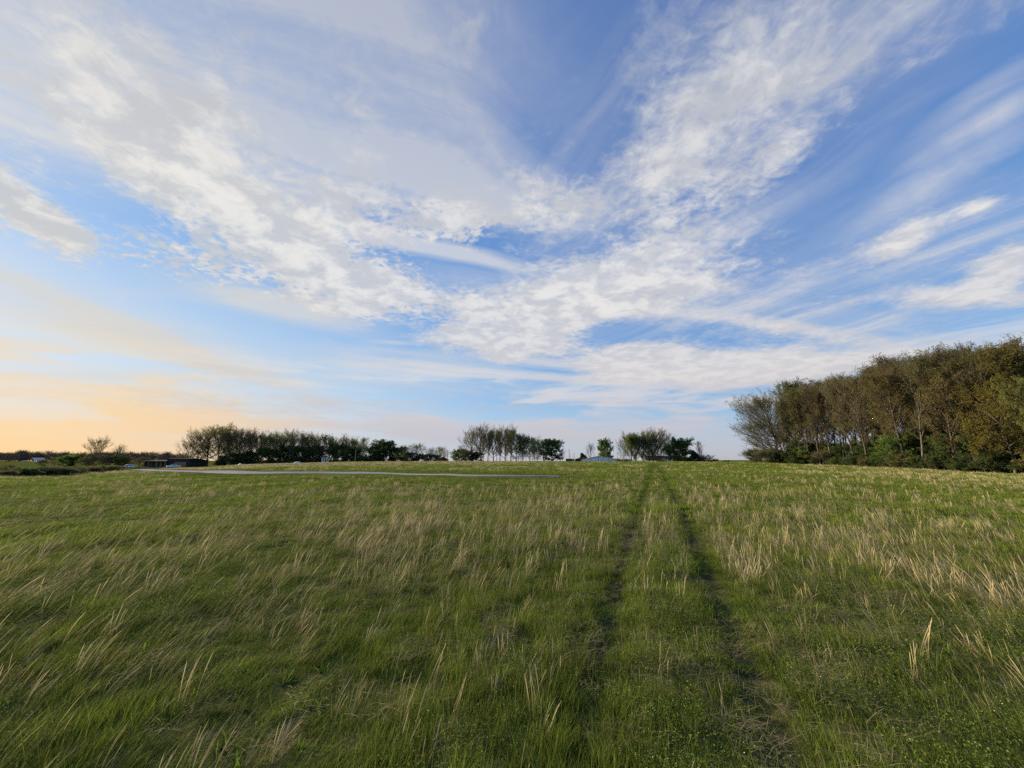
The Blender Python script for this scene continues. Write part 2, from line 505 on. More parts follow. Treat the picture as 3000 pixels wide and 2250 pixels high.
def build_ground():
    rr = np.concatenate([[0.0], np.geomspace(.35, 400, 190), np.geomspace(420, 5200, 22)])
    front = np.unique(np.concatenate([np.linspace(R(-66), R(66), 220), np.linspace(R(8), R(42), 320)]))
    rear = np.linspace(R(66), R(360 - 66), 70)[1:-1]
    th = np.concatenate([front, rear]); nt = len(th)
    RR, TT = np.meshgrid(rr[1:], th, indexing='ij')
    X = RR * np.sin(TT); Y = RR * np.cos(TT); Z = terrain(X, Y)
    # tyre tracks pressed into the turf
    dt = np.minimum(polyline_dist(X, Y, TL), polyline_dist(X, Y, TR))
    Z = Z - .05 * np.exp(-(dt / .2) ** 2) * (RR < 60)
    V = np.concatenate([[[0, 0, float(terrain(0., .01))]], np.column_stack([X.ravel(), Y.ravel(), Z.ravel()])])
    nr = len(rr) - 1
    i = np.arange(nr - 1)[:, None] * nt; j = np.arange(nt)[None, :]; j2 = (j + 1) % nt
    Q = np.stack([1 + i + j, 1 + i + nt + j, 1 + i + nt + j2, 1 + i + j2], -1).reshape(-1, 4)
    T = np.stack([np.zeros(nt, int), 1 + np.arange(nt), 1 + (np.arange(nt) + 1) % nt], -1)
    me = np_mesh('ground', V, Q[:, ::-1], T[:, ::-1], smooth=True)
    wr = np.exp(-(dt / np.clip(.2 + RR * .003, .2, .45)) ** 2) * (RR < 130) * (.55 + .45 * vnoise(X * 1.1, Y * .6, 61))
    at = me.attributes.new('wear', 'FLOAT', 'POINT'); at.data.foreach_set('value', np.concatenate([[0], wr.ravel()]).astype(np.float32))
    o = link('ground', me, mat_ground())
    tag(o, kind='structure')
    # faces must look up
    me.update()
    if me.polygons[0].normal.z < 0: me.flip_normals()
    return o
build_ground()

# ================================================================== gravel drive
def mat_gravel():
    m, g, out = material('pale_gravel')
    P = g.n.new('ShaderNodeNewGeometry').outputs['Position']
    n = g.noise(P, 9.0, 8, .75); n2 = g.noise(P, .7, 4, .6)
    c = g.mix(g.smooth(n, .35, .65), (.20, .19, .185), (.42, .40, .39))
    c = g.mix(g.mul(g.smooth(n2, .5, .72), .5), c, (.27, .23, .17))
    g.put(out.inputs[0], principled(g, c, 1.0, .0, bump(g, n, .7, .03)))
    return m

def build_road():
    p = ROAD_C; n = len(p)
    tan = np.gradient(p, axis=0); tan /= np.linalg.norm(tan, axis=1)[:, None]
    nor = np.column_stack([-tan[:, 1], tan[:, 0]])
    offs = np.array([-1.95, -1.6, -.8, 0, .8, 1.6, 1.95]); crown = np.array([-.06, .085, .11, .125, .11, .085, -.06])
    w = 1.0 - .93 * sstep(np.arange(n), n - 22, n - 1)
    w = w * (1 + .35 * (fbm(np.arange(n) * .33, 0 * np.arange(n), 5, 3) - .5))
    V = []
    for k in range(n):
        for o_, c_ in zip(offs, crown):
            x, y = p[k] + nor[k] * o_ * w[k]
            V.append((x, y, float(terrain(x, y)) + c_))
    m = len(offs)
    F = [(k * m + a, (k + 1) * m + a, (k + 1) * m + a + 1, k * m + a + 1) for k in range(n - 1) for a in range(m - 1)]
    o = new_obj('gravel_road', V, F, mat_gravel(), smooth=True)
    o.data.update()
    if o.data.polygons[10].normal.z < 0: o.data.flip_normals()
    tag(o, kind='structure')
build_road()

# ================================================================== grass
WIND = R(22.0)                     # the wind lays the grass over towards this bearing
WX, WY = math.sin(WIND), math.cos(WIND)

def mat_blade(name, base, tip, dry, dry_amt, trans=.35, patch=.35, rough=.6):
    """thin leaf: colour from root to tip (UV-free: uses a vertex value), patches of drier leaf over the field"""
    m, g, out = material(name)
    a = g.n.new('ShaderNodeAttribute'); a.attribute_name = 'along'
    inf = g.n.new('ShaderNodeObjectInfo')
    P = g.n.new('ShaderNodeNewGeometry').outputs['Position']
    b = g.n.new('ShaderNodeAttribute'); b.attribute_name = 'shade'
    n = g.noise(P, patch, 4, .6)
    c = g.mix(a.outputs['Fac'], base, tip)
    d = g.smooth(g.add(g.mul(n, .8), g.mul(g.sub(b.outputs['Fac'], .5), .35)), .62 - dry_amt, .82 - dry_amt)
    c = g.mix(g.mul(d, .8), c, dry)
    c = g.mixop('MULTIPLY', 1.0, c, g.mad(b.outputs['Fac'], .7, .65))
    c = g.mixop('MULTIPLY', 1.0, c, g.mad(inf.outputs['Random'], .4, .8))
    n2 = g.noise(P, 2.6, 3, .6)
    c = g.mixop('MULTIPLY', 1.0, c, g.lin(n2, .3, .7, .68, 1.25))
    dif = principled(g, c, .85, .06)
    tr = g.n.new('ShaderNodeBsdfTranslucent'); g.put(tr.inputs[0], c)
    mx = g.n.new('ShaderNodeMixShader'); mx.inputs[0].default_value = trans
    g.l.new(dif, mx.inputs[1]); g.l.new(tr.outputs[0], mx.inputs[2])
    g.put(out.inputs[0], mx.outputs[0])
    return m

def blades(rng, n, radius, hmin, hmax, width, lean, spread, segs=3, curl=.6, clump=0, tipw=.12, head=0.0, wl=1.0):
    """n blades of grass rooted in a disc; each is a bent tapering strip. returns V, Q, along, shade"""
    if clump:
        cx = (rng.random(clump) * 2 - 1) * radius; cy = (rng.random(clump) * 2 - 1) * radius
        k = rng.integers(0, clump, n)
        rx = cx[k] + rng.normal(0, radius * .10, n); ry = cy[k] + rng.normal(0, radius * .10, n)
    else:
        a = rng.random(n) * 2 * np.pi; q = np.sqrt(rng.random(n)) * radius
        rx = q * np.cos(a); ry = q * np.sin(a)
    L = hmin + (hmax - hmin) * rng.random(n) ** 1.3
    ang = rng.random(n) * 2 * np.pi
    dx = np.cos(ang) * spread * rng.random(n); dy = np.sin(ang) * spread * rng.random(n)
    wl_ = wl * (.6 + .8 * rng.random(n))
    dx0, dy0 = dx + WX * lean * .45 * wl_, dy + WY * lean * .45 * wl_
    dx1, dy1 = dx * (1 + curl) + WX * lean * (1.2 + curl) * wl_, dy * (1 + curl) + WY * lean * (1.2 + curl) * wl_
    pts = [np.column_stack([rx, ry, np.full(n, -.02)])]
    for s in range(segs):
        f = (s + .5) / segs
        d = np.column_stack([dx0 + (dx1 - dx0) * f, dy0 + (dy1 - dy0) * f, np.ones(n)])
        d /= np.linalg.norm(d, axis=1)[:, None]
        pts.append(pts[-1] + d * (L / segs)[:, None])
    fa = rng.random(n) * np.pi
    side = np.column_stack([np.cos(fa), np.sin(fa), np.zeros(n)])
    V = []; al = []
    w = width * (.6 + .8 * rng.random(n))
    for s in range(segs + 1):
        f = s / segs
        ww = w * (1 - (1 - tipw) * f ** 1.5)
        if head and 0.5 < f < 1: ww = w * head
        V += [pts[s] - side * (ww * .5)[:, None], pts[s] + side * (ww * .5)[:, None]]
        al += [np.full(n, f)] * 2
    V = np.stack(V, 1).reshape(-1, 3); al = np.stack(al, 1).ravel()
    m = 2 * (segs + 1)
    base = np.arange(n)[:, None] * m
    Q = np.concatenate([np.stack([base[:, 0] + 2 * s, base[:, 0] + 2 * s + 1, base[:, 0] + 2 * s + 3, base[:, 0] + 2 * s + 2], -1) for s in range(segs)])
    sh = np.repeat(rng.random(n), m)
    return V, Q, al, sh

def blade_mesh(name, parts, mats):
    Vs, Qs, al, sh, mi = [], [], [], [], []
    off = 0
    for k, (V, Q, a, s) in enumerate(parts):
        Vs.append(V); Qs.append(Q + off); off += len(V); al.append(a); sh.append(s); mi.append(np.full(len(Q), k))
    me = np_mesh(name, np.concatenate(Vs), np.concatenate(Qs))
    for nm, arr in (('along', al), ('shade', sh)):
        at = me.attributes.new(nm, 'FLOAT', 'POINT'); at.data.foreach_set('value', np.concatenate(arr).astype(np.float32))
    for m in mats: me.materials.append(m)
    me.polygons.foreach_set('material_index', np.concatenate(mi).astype(np.int32))
    me.update()
    return me

def scatter(name, protos, pts, rotz, scale, tilt=None):
    """one object of kind stuff: every row of pts carries one of the tuft meshes (geometry nodes)"""
    n = len(pts)
    coll = bpy.data.collections.new(name + '_tufts')
    for k, me in enumerate(protos):
        coll.objects.link(bpy.data.objects.new('%s_tuft_%02d' % (name, k), me))
    me = bpy.data.meshes.new(name)
    me.vertices.add(n); me.vertices.foreach_set('co', np.asarray(pts, np.float32).ravel())
    rot = np.zeros((n, 3), np.float32); rot[:, 2] = rotz
    if tilt is not None: rot[:, :2] = tilt
    a = me.attributes.new('rot', 'FLOAT_VECTOR', 'POINT'); a.data.foreach_set('vector', rot.ravel())
    sc = np.asarray(scale, np.float32)
    if sc.ndim == 1: sc = np.repeat(sc[:, None], 3, 1)
    a = me.attributes.new('scl', 'FLOAT_VECTOR', 'POINT'); a.data.foreach_set('vector', sc.ravel())
    a = me.attributes.new('pick', 'INT', 'POINT'); a.data.foreach_set('value', np.random.default_rng(5).integers(0, len(protos), n).astype(np.int32))
    me.update()
    o = bpy.data.objects.new(name, me); COL.objects.link(o)
    ng = bpy.data.node_groups.new(name, 'GeometryNodeTree')
    ng.interface.new_socket('Geometry', in_out='INPUT', socket_type='NodeSocketGeometry')
    ng.interface.new_socket('Geometry', in_out='OUTPUT', socket_type='NodeSocketGeometry')
    N = ng.nodes; Lk = ng.links
    gi = N.new('NodeGroupInput'); go = N.new('NodeGroupOutput')
    iop = N.new('GeometryNodeInstanceOnPoints')
    ci = N.new('GeometryNodeCollectionInfo'); ci.inputs['Collection'].default_value = coll
    ci.inputs['Separate Children'].default_value = True; ci.inputs['Reset Children'].default_value = True
    def attr(nm, ty):
        a = N.new('GeometryNodeInputNamedAttribute'); a.data_type = ty; a.inputs['Name'].default_value = nm
        return a.outputs['Attribute']
    Lk.new(gi.outputs[0], iop.inputs['Points']); Lk.new(ci.outputs[0], iop.inputs['Instance'])
    iop.inputs['Pick Instance'].default_value = True
    Lk.new(attr('pick', 'INT'), iop.inputs['Instance Index'])
    e2r = N.new('FunctionNodeEulerToRotation'); Lk.new(attr('rot', 'FLOAT_VECTOR'), e2r.inputs[0])
    Lk.new(e2r.outputs[0], iop.inputs['Rotation'])
    Lk.new(attr('scl', 'FLOAT_VECTOR'), iop.inputs['Scale'])
    Lk.new(iop.outputs[0], go.inputs[0])
    md = o.modifiers.new('scatter', 'NODES'); md.node_group = ng
    return o

def ring_points(rng, r0, r1, per_m2, half=R(62)):
    """random points of a sector in front of the camera, density per m2 falling off evenly"""
    n = int(per_m2 * half * (r1 * r1 - r0 * r0))
    r = np.sqrt(rng.random(n) * (r1 * r1 - r0 * r0) + r0 * r0)
    a = (rng.random(n) * 2 - 1) * half
    return r * np.sin(a), r * np.cos(a), r

def on_ground(x, y, dz=0.0):
    return np.column_stack([x, y, terrain(x, y) + dz])

def d_tracks(x, y): return np.minimum(polyline_dist(x, y, TL) + .015 + .09 * vnoise(x * 2.3, y * 1.7, 71), polyline_dist(x, y, TR) + .06 * vnoise(x * 2.1, y * 1.9, 73))

DRY_SPOTS = [(px_ground(a, b), rad, amp) for a, b, rad, amp in [
    (2330, 1720, 1.6, 1.3), (2140, 1640, 1.2, 1.1), (2450, 1620, 1.6, .9), (2250, 1600, 1.4, .8), (2230, 1830, .6, .8), (2600, 1690, 1.5, 1.0), (2760, 1880, .8, .7), (2480, 1800, .8, .7), (2880, 2000, .6, .7), (2600, 2050, .5, .6), (2420, 2130, .35, .6),
    (690, 1850, .7, .8), (860, 2180, .35, .8), (150, 2030, .6, .9), (420, 2080, .5, .7), (560, 1760, .9, .7), (1260, 1890, .35, .6), (1600, 2010, .3, .7), (1180, 1750, .7, .6),
    (1450, 1590, 1.6, .9), (900, 1560, 2.5, .6), (1150, 1590, 1.6, .9), (1330, 1500, 3.0, .45), (620, 1600, 1.5, .6), (1600, 1480, 3.0, .5), (350, 1640, 1.5, .6),
    (1760, 1430, 4.0, .6), (2030, 1435, 3.5, .6), (2420, 1440, 5.0, .4), (2650, 1560, 1.6, .6), (1050, 1450, 6.0, .25), (500, 1440, 5.0, .25), (2900, 1420, 6.0, .8)]]

def dry_map(x, y):
    """0..1 : how much last year's tall dry grass stands here"""
    v = fbm(x / 5.0 + .35 * y / 5.0, y / 7.5, 21, 3)
    w = fbm(x / .9, y / 1.1, 33, 2)
    r = np.hypot(x, y); th = np.arctan2(x, y)
    m = sstep(v, .42, .62) * sstep(w, .40, .72)
    # the rough strip on the rise behind the drive and along the wood
    far = sstep(r, 75, 105) * sstep(-th, R(-8), R(4))
    edge = sstep(th, R(33), R(46)) * sstep(r, 34, 50)
    mid = np.exp(-((r - 22) / 14.0) ** 2) * np.exp(-((th - R(17)) / R(16)) ** 2)
    spots = np.zeros_like(r)
    for (p, rad, amp) in DRY_SPOTS:
        q = ((x - p[0]) ** 2 + (y - p[1]) ** 2) / (rad * rad)
        spots = np.maximum(spots, amp * np.exp(-q))
    m = m * .8 + spots * sstep(w, .36, .62)
    return np.clip(m + far * .75 + edge * .5 * (.3 + w) + mid * .35 * w, 0, 1)

def d_road(x, y): return polyline_dist(x, y, ROAD_C[::4])

rngG = np.random.default_rng(11)
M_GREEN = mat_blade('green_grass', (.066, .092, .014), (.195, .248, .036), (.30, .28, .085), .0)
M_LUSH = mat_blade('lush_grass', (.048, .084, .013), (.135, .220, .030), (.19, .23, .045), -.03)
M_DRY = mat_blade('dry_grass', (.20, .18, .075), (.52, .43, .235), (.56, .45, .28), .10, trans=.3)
M_WISP = mat_blade('pale_grass_wisps', (.10, .11, .030), (.33, .31, .135), (.42, .36, .18), .10, trans=.4)
M_DEAD = mat_blade('dead_thatch', (.20, .165, .085), (.32, .265, .145), (.34, .27, .16), .1, trans=.2)
M_WEED = mat_blade('low_weed_leaf', (.050, .080, .015), (.120, .170, .032), (.15, .18, .04), -.05, trans=.3)
M_BUD = simple_mat('pale_flower', (.62, .60, .34), .7, .2, .1)

def build_grass():
    rng = rngG
    # ---- near sward: small tufts, out to 13 m
    near = []
    for k in range(9):
        near.append(blade_mesh('near_grass_%d' % k, [
            blades(rng, 34, .11, .05, .16, .0052, .60, .85, 3, .8),
            blades(rng, 6, .10, .14, .30, .0040, .75, .4, 4, .7),
            blades(rng, 26, .13, .03, .09, .0070, .35, 1.5, 2, .9)], [M_GREEN, M_GREEN, M_LUSH]))
    x, y, r = ring_points(rng, .5, 13, 230.0, R(64))
    dt = d_tracks(x, y)
    patch = fbm(x / 1.5, y / 1.5, 41, 2); fine = fbm(x / .38, y / .38, 51, 2)
    hs = .40 + .75 * sstep(patch, .3, .72) * (.45 + .75 * sstep(fine, .3, .7)) + .25 * sstep(fine, .45, .75)
    hs = hs * (1 - .76 * np.exp(-(dt / .19) ** 2))
    keep = rng.random(len(x)) < (.35 + .65 * sstep(dt, .10, .22)) * (.55 + .45 * sstep(fine, .22, .5)) * (.75 + .25 * sstep(patch, .2, .5))
    x, y, hs = x[keep], y[keep], hs[keep]
    s = .52 + .40 * rng.random(len(x))
    o = scatter('near_grass', near, on_ground(x, y), rng.normal(0, .5, len(x)), np.column_stack([s, s, s * hs]))
    tag(o, 'soft green grass of the near field laid over by wind', 'grass', kind='stuff')
    # ---- middle sward 12..46 m
    mid = []
    for k in range(7):
        mid.append(blade_mesh('field_grass_%d' % k, [
            blades(rng, 34, .24, .08, .22, .013, .80, .7, 2, .7),
            blades(rng, 18, .24, .05, .14, .017, .5, 1.0, 2, .8)], [M_GREEN, M_LUSH]))
    x, y, r = ring_points(rng, 12, 47, 26.0, R(58))
    keep = rng.random(len(x)) < 1.15 - .75 * sstep(r, 14, 46)
    x, y, r = x[keep], y[keep], r[keep]
    dt = d_tracks(x, y); dr = d_road(x, y)
    patch = fbm(x / 2.4, y / 2.4, 43, 2); fine = fbm(x / .7, y / .7, 53, 2)
    hs = (.40 + .75 * sstep(patch, .3, .72) * (.4 + .8 * sstep(fine, .3, .7))) * (1 - .80 * np.exp(-(dt / .24) ** 2))
    hs = hs * (.20 + .80 * sstep(dr, 2.5, 9))
    keep = (rng.random(len(x)) < (.45 + .55 * sstep(fine, .25, .5)) * (.06 + .94 * sstep(dt, .15, .34))) & (dr > 2.0)
    x, y, hs, r = x[keep], y[keep], hs[keep], r[keep]
    s = (.9 + .4 * rng.random(len(x))) * (1 + .35 * sstep(r, 20, 46))
    o = scatter('field_grass', mid, on_ground(x, y), rng.normal(0, .4, len(x)), np.column_stack([s, s, s * hs]))
    tag(o, 'green grass of the middle field between foreground and gravel drive', 'grass', kind='stuff')
    # ---- far sward 45..165 m
    far = []
    for k in range(5):
        far.append(blade_mesh('far_grass_%d' % k, [
            blades(rng, 60, .8, .10, .25, .045, .8, .5, 2, .6),
            blades(rng, 24, .8, .08, .18, .055, .5, .8, 2, .6)], [M_GREEN, M_LUSH]))
    x, y, r = ring_points(rng, 45, 165, 2.4, R(57))
    dr = d_road(x, y); dt = d_tracks(x, y)
    keep = (dr > 2.2) & (dt > .45)
    x, y, r, dr, dt = x[keep], y[keep], r[keep], dr[keep], dt[keep]
    patch = fbm(x / 6, y / 6, 47, 3)
    s = .9 + .4 * rng.random(len(x))
    hs = (.35 + .65 * patch) * (.4 + .6 * sstep(dr, 3, 12)) * (1 - .85 * np.exp(-(dt / .6) ** 2))
    o = scatter('far_grass', far, on_ground(x, y), rng.normal(0, .4, len(x)), np.column_stack([s, s, s * hs]))
    tag(o, 'distant green grass on the rise behind the gravel drive', 'grass', kind='stuff')

    # ---- tall dry stems, three ranges
    dry = []
    for k in range(8):
        dry.append(blade_mesh('dry_stems_%d' % k, [
            blades(rng, int(3 + 6 * rng.random()), .10, .22, .60, .0042, .42, .22, 7, 1.5, tipw=.35, head=1.9, wl=.9),
            blades(rng, 12, .12, .08, .34, .0040, .6, .6, 4, 1.2, tipw=.2)], [M_DRY, M_DRY]))
    for k in range(3):
        dry.append(blade_mesh('broken_stems_%d' % k, [blades(rng, 9, .16, .12, .42, .0042, .9, .9, 5, 1.4, tipw=.3, head=1.5), blades(rng, 3, .08, .35, .62, .0042, .45, .12, 7, 1.8, tipw=.4, head=2.1)], [M_DRY, M_DRY]))
    x, y, r = ring_points(rng, 1.2, 24, 30.0, R(62))
    dm = dry_map(x, y); dt = d_tracks(x, y)
    keep = rng.random(len(x)) < (dm * (.85 - .35 * sstep(r, 9, 20)) + .17 * (1 - .6 * sstep(r, 8, 18))) * sstep(dt, .2, .40) * (.60 + .40 * sstep(r, 3, 8))
    x, y, r = x[keep], y[keep], r[keep]
    s = (.40 + .42 * rng.random(len(x))) * (.80 + .38 * sstep(r, 2, 9))
    o = scatter('dry_grass', dry, on_ground(x, y), rng.normal(0, .35, len(x)), s)
    tag(o, 'tan dry seed stems standing in clumps above the near grass', 'dry grass', kind='stuff')
    dry2 = []
    for k in range(6):
        dry2.append(blade_mesh('dry_tuft_%d' % k, [
            blades(rng, 16, .22, .24, .56, .010, .50, .22, 4, .8, tipw=.3, head=1.4, wl=.8)], [M_DRY]))
    x, y, r = ring_points(rng, 20, 62, 7.0, R(58))
    dm = dry_map(x, y); dt = d_tracks(x, y); dr = d_road(x, y)
    keep = (rng.random(len(x)) < (dm * .38 + .03) * sstep(dt, .3, .6)) & (dr > 3.5) & (rng.random(len(x)) < .25 + sstep(dr, 3, 12))
    x, y = x[keep], y[keep]
    dr = dr[keep]
    s = (.45 + .45 * rng.random(len(x))) * (.45 + .55 * sstep(dr, 4, 14))
    o = scatter('dry_tufts', dry2, on_ground(x, y), rng.normal(0, .35, len(x)), s)
    tag(o, 'tan tufts of dry grass scattered over the middle field', 'dry grass', kind='stuff')
    dry3 = []
    for k in range(5):
        dry3.append(blade_mesh('far_dry_tuft_%d' % k, [blades(rng, 26, .6, .22, .46, .030, .5, .3, 3, .6, tipw=.3)], [M_DRY]))
    x, y, r = ring_points(rng, 58, 150, 1.6, R(57))
    dm = dry_map(x, y); dt = d_tracks(x, y); dr = d_road(x, y)
    keep = (rng.random(len(x)) < dm * .55 + .03) & (dr > 4.5) & (dt > .55)
    x, y = x[keep], y[keep]
    o = scatter('far_dry_grass', dry3, on_ground(x, y), rng.normal(0, .35, len(x)), (.5 + .45 * rng.random(len(x))))
    tag(o, 'pale tan rough grass along the rise and the wood edge', 'dry grass', kind='stuff')

    # ---- fine pale wisps bending over the sward everywhere
    wp_ = [blade_mesh('wisps_%d' % k, [blades(rng, 9, .16, .14, .36, .0030, .75, .35, 5, 1.1, tipw=.25, head=1.3)], [M_WISP]) for k in range(6)]
    x, y, r = ring_points(rng, .9, 15, 26.0, R(63))
    dt = d_tracks(x, y); v = fbm(x / 1.2, y / 1.2, 97, 3)
    keep = rng.random(len(x)) < (.18 + .82 * sstep(v, .38, .66)) * sstep(dt, .18, .36)
    x, y, r = x[keep], y[keep], r[keep]
    o = scatter('grass_wisps', wp_, on_ground(x, y), rng.normal(0, .35, len(x)), (.55 + .5 * rng.random(len(x))) * (.75 + .35 * sstep(r, 2, 8)))
    tag(o, 'fine pale grass wisps bent by wind over the near field', 'grass', kind='stuff')
    wq_ = [blade_mesh('field_wisps_%d' % k, [blades(rng, 12, .34, .14, .36, .0075, .75, .35, 4, 1.0, tipw=.25)], [M_WISP]) for k in range(5)]
    x, y, r = ring_points(rng, 14, 46, 3.2, R(58))
    dt = d_tracks(x, y); v = fbm(x / 2.2, y / 2.2, 99, 3); dr = d_road(x, y)
    keep = (rng.random(len(x)) < (.15 + .85 * sstep(v, .40, .66)) * sstep(dt, .3, .6)) & (dr > 4)
    x, y = x[keep], y[keep]
    o = scatter('field_wisps', wq_, on_ground(x, y), rng.normal(0, .35, len(x)), .6 + .45 * rng.random(len(x)))
    tag(o, 'fine pale grass wisps over the middle field', 'grass', kind='stuff')

    # ---- low leafy weeds and tiny pale flowers close to the camera
    def weeds(n, radius):
        a = rng.random(n) * 2 * np.pi; q = np.sqrt(rng.random(n)) * radius
        c = np.column_stack([q * np.cos(a), q * np.sin(a), .03 + .17 * rng.random(n)])
        u = rng.normal(0, 1, (n, 3)); u[:, 2] *= .5; u /= np.linalg.norm(u, axis=1)[:, None]
        w = np.cross(u, rng.normal(0, 1, (n, 3))); w /= np.linalg.norm(w, axis=1)[:, None]
        s = (.0038 + .0055 * rng.random(n))[:, None]
        V = np.stack([c - u * s * 1.3, c - w * s * .6, c + u * s * 1.3, c + w * s * .6], 1).reshape(-1, 3)
        Q = np.arange(4 * n).reshape(-1, 4)
        return V, Q, np.repeat(.35 + .65 * rng.random(n), 4), np.repeat(rng.random(n), 4)
    def buds(n, radius):
        V, Q, a, s = weeds(n, radius)
        c = V.reshape(-1, 4, 3).mean(1, keepdims=True)
        V = (c + (V.reshape(-1, 4, 3) - c) * .42); V[:, :, 2] += .10
        return V.reshape(-1, 3), Q, a, s
    wp = [blade_mesh('weeds_%d' % k, [weeds(420, .3), buds(14, .3), blades(rng, 50, .3, .06, .2, .004, .4, .5, 3)], [M_WEED, M_BUD, M_WEED]) for k in range(6)]
    x, y, r = ring_points(rng, .6, 10.5, 14, R(66))
    w = fbm(x / 1.3, y / 1.3, 77, 3); dt = d_tracks(x, y)
    keep = (rng.random(len(x)) < (.06 + .94 * sstep(w, .46, .64))) & (rng.random(len(x)) < .05 + .95 * sstep(dt, .25, .5)) & (rng.random(len(x)) < 1.25 - r / 11)
    x, y = x[keep], y[keep]
    o = scatter('low_weeds', wp, on_ground(x, y), rng.random(len(x)) * 6.28, .55 + .4 * rng.random(len(x)))
    tag(o, 'low leafy weeds with tiny pale flowers in the near grass', 'weeds', kind='stuff')

    # ---- rosettes of broader leaves, here and there
    bp = [blade_mesh('broad_leaf_%d' % k, [blades(rng, 11, .03, .06, .15, .020, .15, 1.3, 3, 1.2, tipw=.3)], [M_LUSH]) for k in range(4)]
    x, y, r = ring_points(rng, .8, 10, 9.0, R(64))
    w = fbm(x / .8, y / .8, 83, 2); dt = d_tracks(x, y)
    keep = (rng.random(len(x)) < sstep(w, .5, .7)) & (dt > .3)
    x, y = x[keep], y[keep]
    o = scatter('broad_leaved_weeds', bp, on_ground(x, y), rng.random(len(x)) * 6.28, .5 + .5 * rng.random(len(x)))
    tag(o, 'rosettes of broader green leaves scattered in the near grass', 'weeds', kind='stuff')

    # ---- flattened dead stems: in the left wheel track and in matted patches
    def mat_stems(n, radius):
        a = rng.random(n) * 2 * np.pi; q = np.sqrt(rng.random(n)) * radius
        c = np.column_stack([q * np.cos(a), q * np.sin(a), .02 + .07 * rng.random(n)])
        b = rng.random(n) * 2 * np.pi
        u = np.column_stack([np.cos(b), np.sin(b), rng.normal(0, .22, n)]); v = np.column_stack([-np.sin(b), np.cos(b), np.zeros(n)])
        L = (.015 + .055 * rng.random(n))[:, None]; W = .0011
        m1 = c + np.column_stack([np.zeros(n), np.zeros(n), .012 * rng.random(n)])
        V = np.stack([c - u * L - v * W, c - u * L + v * W, m1 + v * W, m1 - v * W, c + u * L + v * W * .5, c + u * L - v * W * .5], 1).reshape(-1, 3)
        i = np.arange(n)[:, None] * 6
        Q = np.concatenate([i + np.array([[0, 1, 2, 3]]), i + np.array([[3, 2, 4, 5]])])
        return V, Q, np.tile([0, 0, .5, .5, 1, 1], n).astype(float), np.repeat(rng.random(n), 6)
    tp = [blade_mesh('thatch_%d' % k, [mat_stems(60, .17)], [M_DEAD]) for k in range(5)]
    x, y, r = ring_points(rng, .8, 14, 20.0, R(62))
    dl = polyline_dist(x, y, TL); pm = fbm(x / 1.4, y / 1.9, 91, 3)
    keep = rng.random(len(x)) < np.clip(.50 * np.exp(-(dl / .22) ** 2) + .45 * sstep(pm, .58, .72) + .12, 0, 1)
    x, y = x[keep], y[keep]
    o = scatter('dead_thatch', tp, on_ground(x, y), rng.random(len(x)) * 6.28, .8 + .6 * rng.random(len(x)))
    tag(o, 'flattened dead brown stems along the left wheel track and in matted patches', 'dead grass', kind='stuff')
build_grass()

# ================================================================== trees
def mat_bark():
    m, g, out = material('bark')
    P = g.n.new('ShaderNodeTexCoord').outputs['Object']
    inf = g.n.new('ShaderNodeObjectInfo')
    n = g.noise(g.vmath('MULTIPLY', P, (6, 6, 1.2)), 1.2, 6, .7)
    c = g.mix(g.smooth(n, .35, .68), (.055, .045, .036), (.140, .120, .096))
    c = g.mixop('MULTIPLY', 1.0, c, g.mad(inf.outputs['Random'], .6, .7))
    g.put(out.inputs[0], principled(g, c, .95, .1))
    return m

def mat_leaf():
    """spring leaf: the colour of each tree is set on its crown object"""
    m, g, out = material('spring_leaves')
    inf = g.n.new('ShaderNodeObjectInfo')
    sh = g.n.new('ShaderNodeAttribute'); sh.attribute_name = 'shade'
    c = g.mixop('MULTIPLY', 1.0, inf.outputs['Color'], g.mad(sh.outputs['Fac'], .9, .55))
    c = g.mix(g.mul(g.smooth(sh.outputs['Fac'], .55, 1.0), .35), c, g.mixop('MULTIPLY', 1.0, c, (1.25, 1.08, .75)))
    d = principled(g, c, .8, .05)
    tr = g.n.new('ShaderNodeBsdfTranslucent'); g.put(tr.inputs[0], c)
    mx = g.n.new('ShaderNodeMixShader'); mx.inputs[0].default_value = .52
    g.l.new(d, mx.inputs[1]); g.l.new(tr.outputs[0], mx.inputs[2])
    g.put(out.inputs[0], mx.outputs[0])
    return m
M_BARK = mat_bark(); M_LEAF = mat_leaf()

def tubes(lines, sides):
    """lines: list of (points (k,3), radii (k,)) of equal k -> V, Q"""
    P = np.array([l[0] for l in lines]); Rr = np.array([l[1] for l in lines])      # (n,k,3) (n,k)
    n, k, _ = P.shape
    T = np.gradient(P, axis=1); T /= np.linalg.norm(T, axis=2, keepdims=True) + 1e-9
    ref = np.where(np.abs(T[:, :1, 2:3]) > .8, np.array([1., 0, 0]), np.array([0, 0, 1.]))
    A = np.cross(T, ref); A /= np.linalg.norm(A, axis=2, keepdims=True) + 1e-9
    B = np.cross(T, A)
    a = np.arange(sides) * 2 * np.pi / sides
    V = P[:, :, None, :] + Rr[:, :, None, None] * (np.cos(a)[:, None] * A[:, :, None, :] + np.sin(a)[:, None] * B[:, :, None, :])
    V = V.reshape(-1, 3)
    i = np.arange(n)[:, None, None] * k * sides + np.arange(k - 1)[None, :, None] * sides
    j = np.arange(sides)[None, None, :]; j2 = (j + 1) % sides
    Q = np.stack([i + j, i + j2, i + sides + j2, i + sides + j], -1).reshape(-1, 4)
    return V, Q

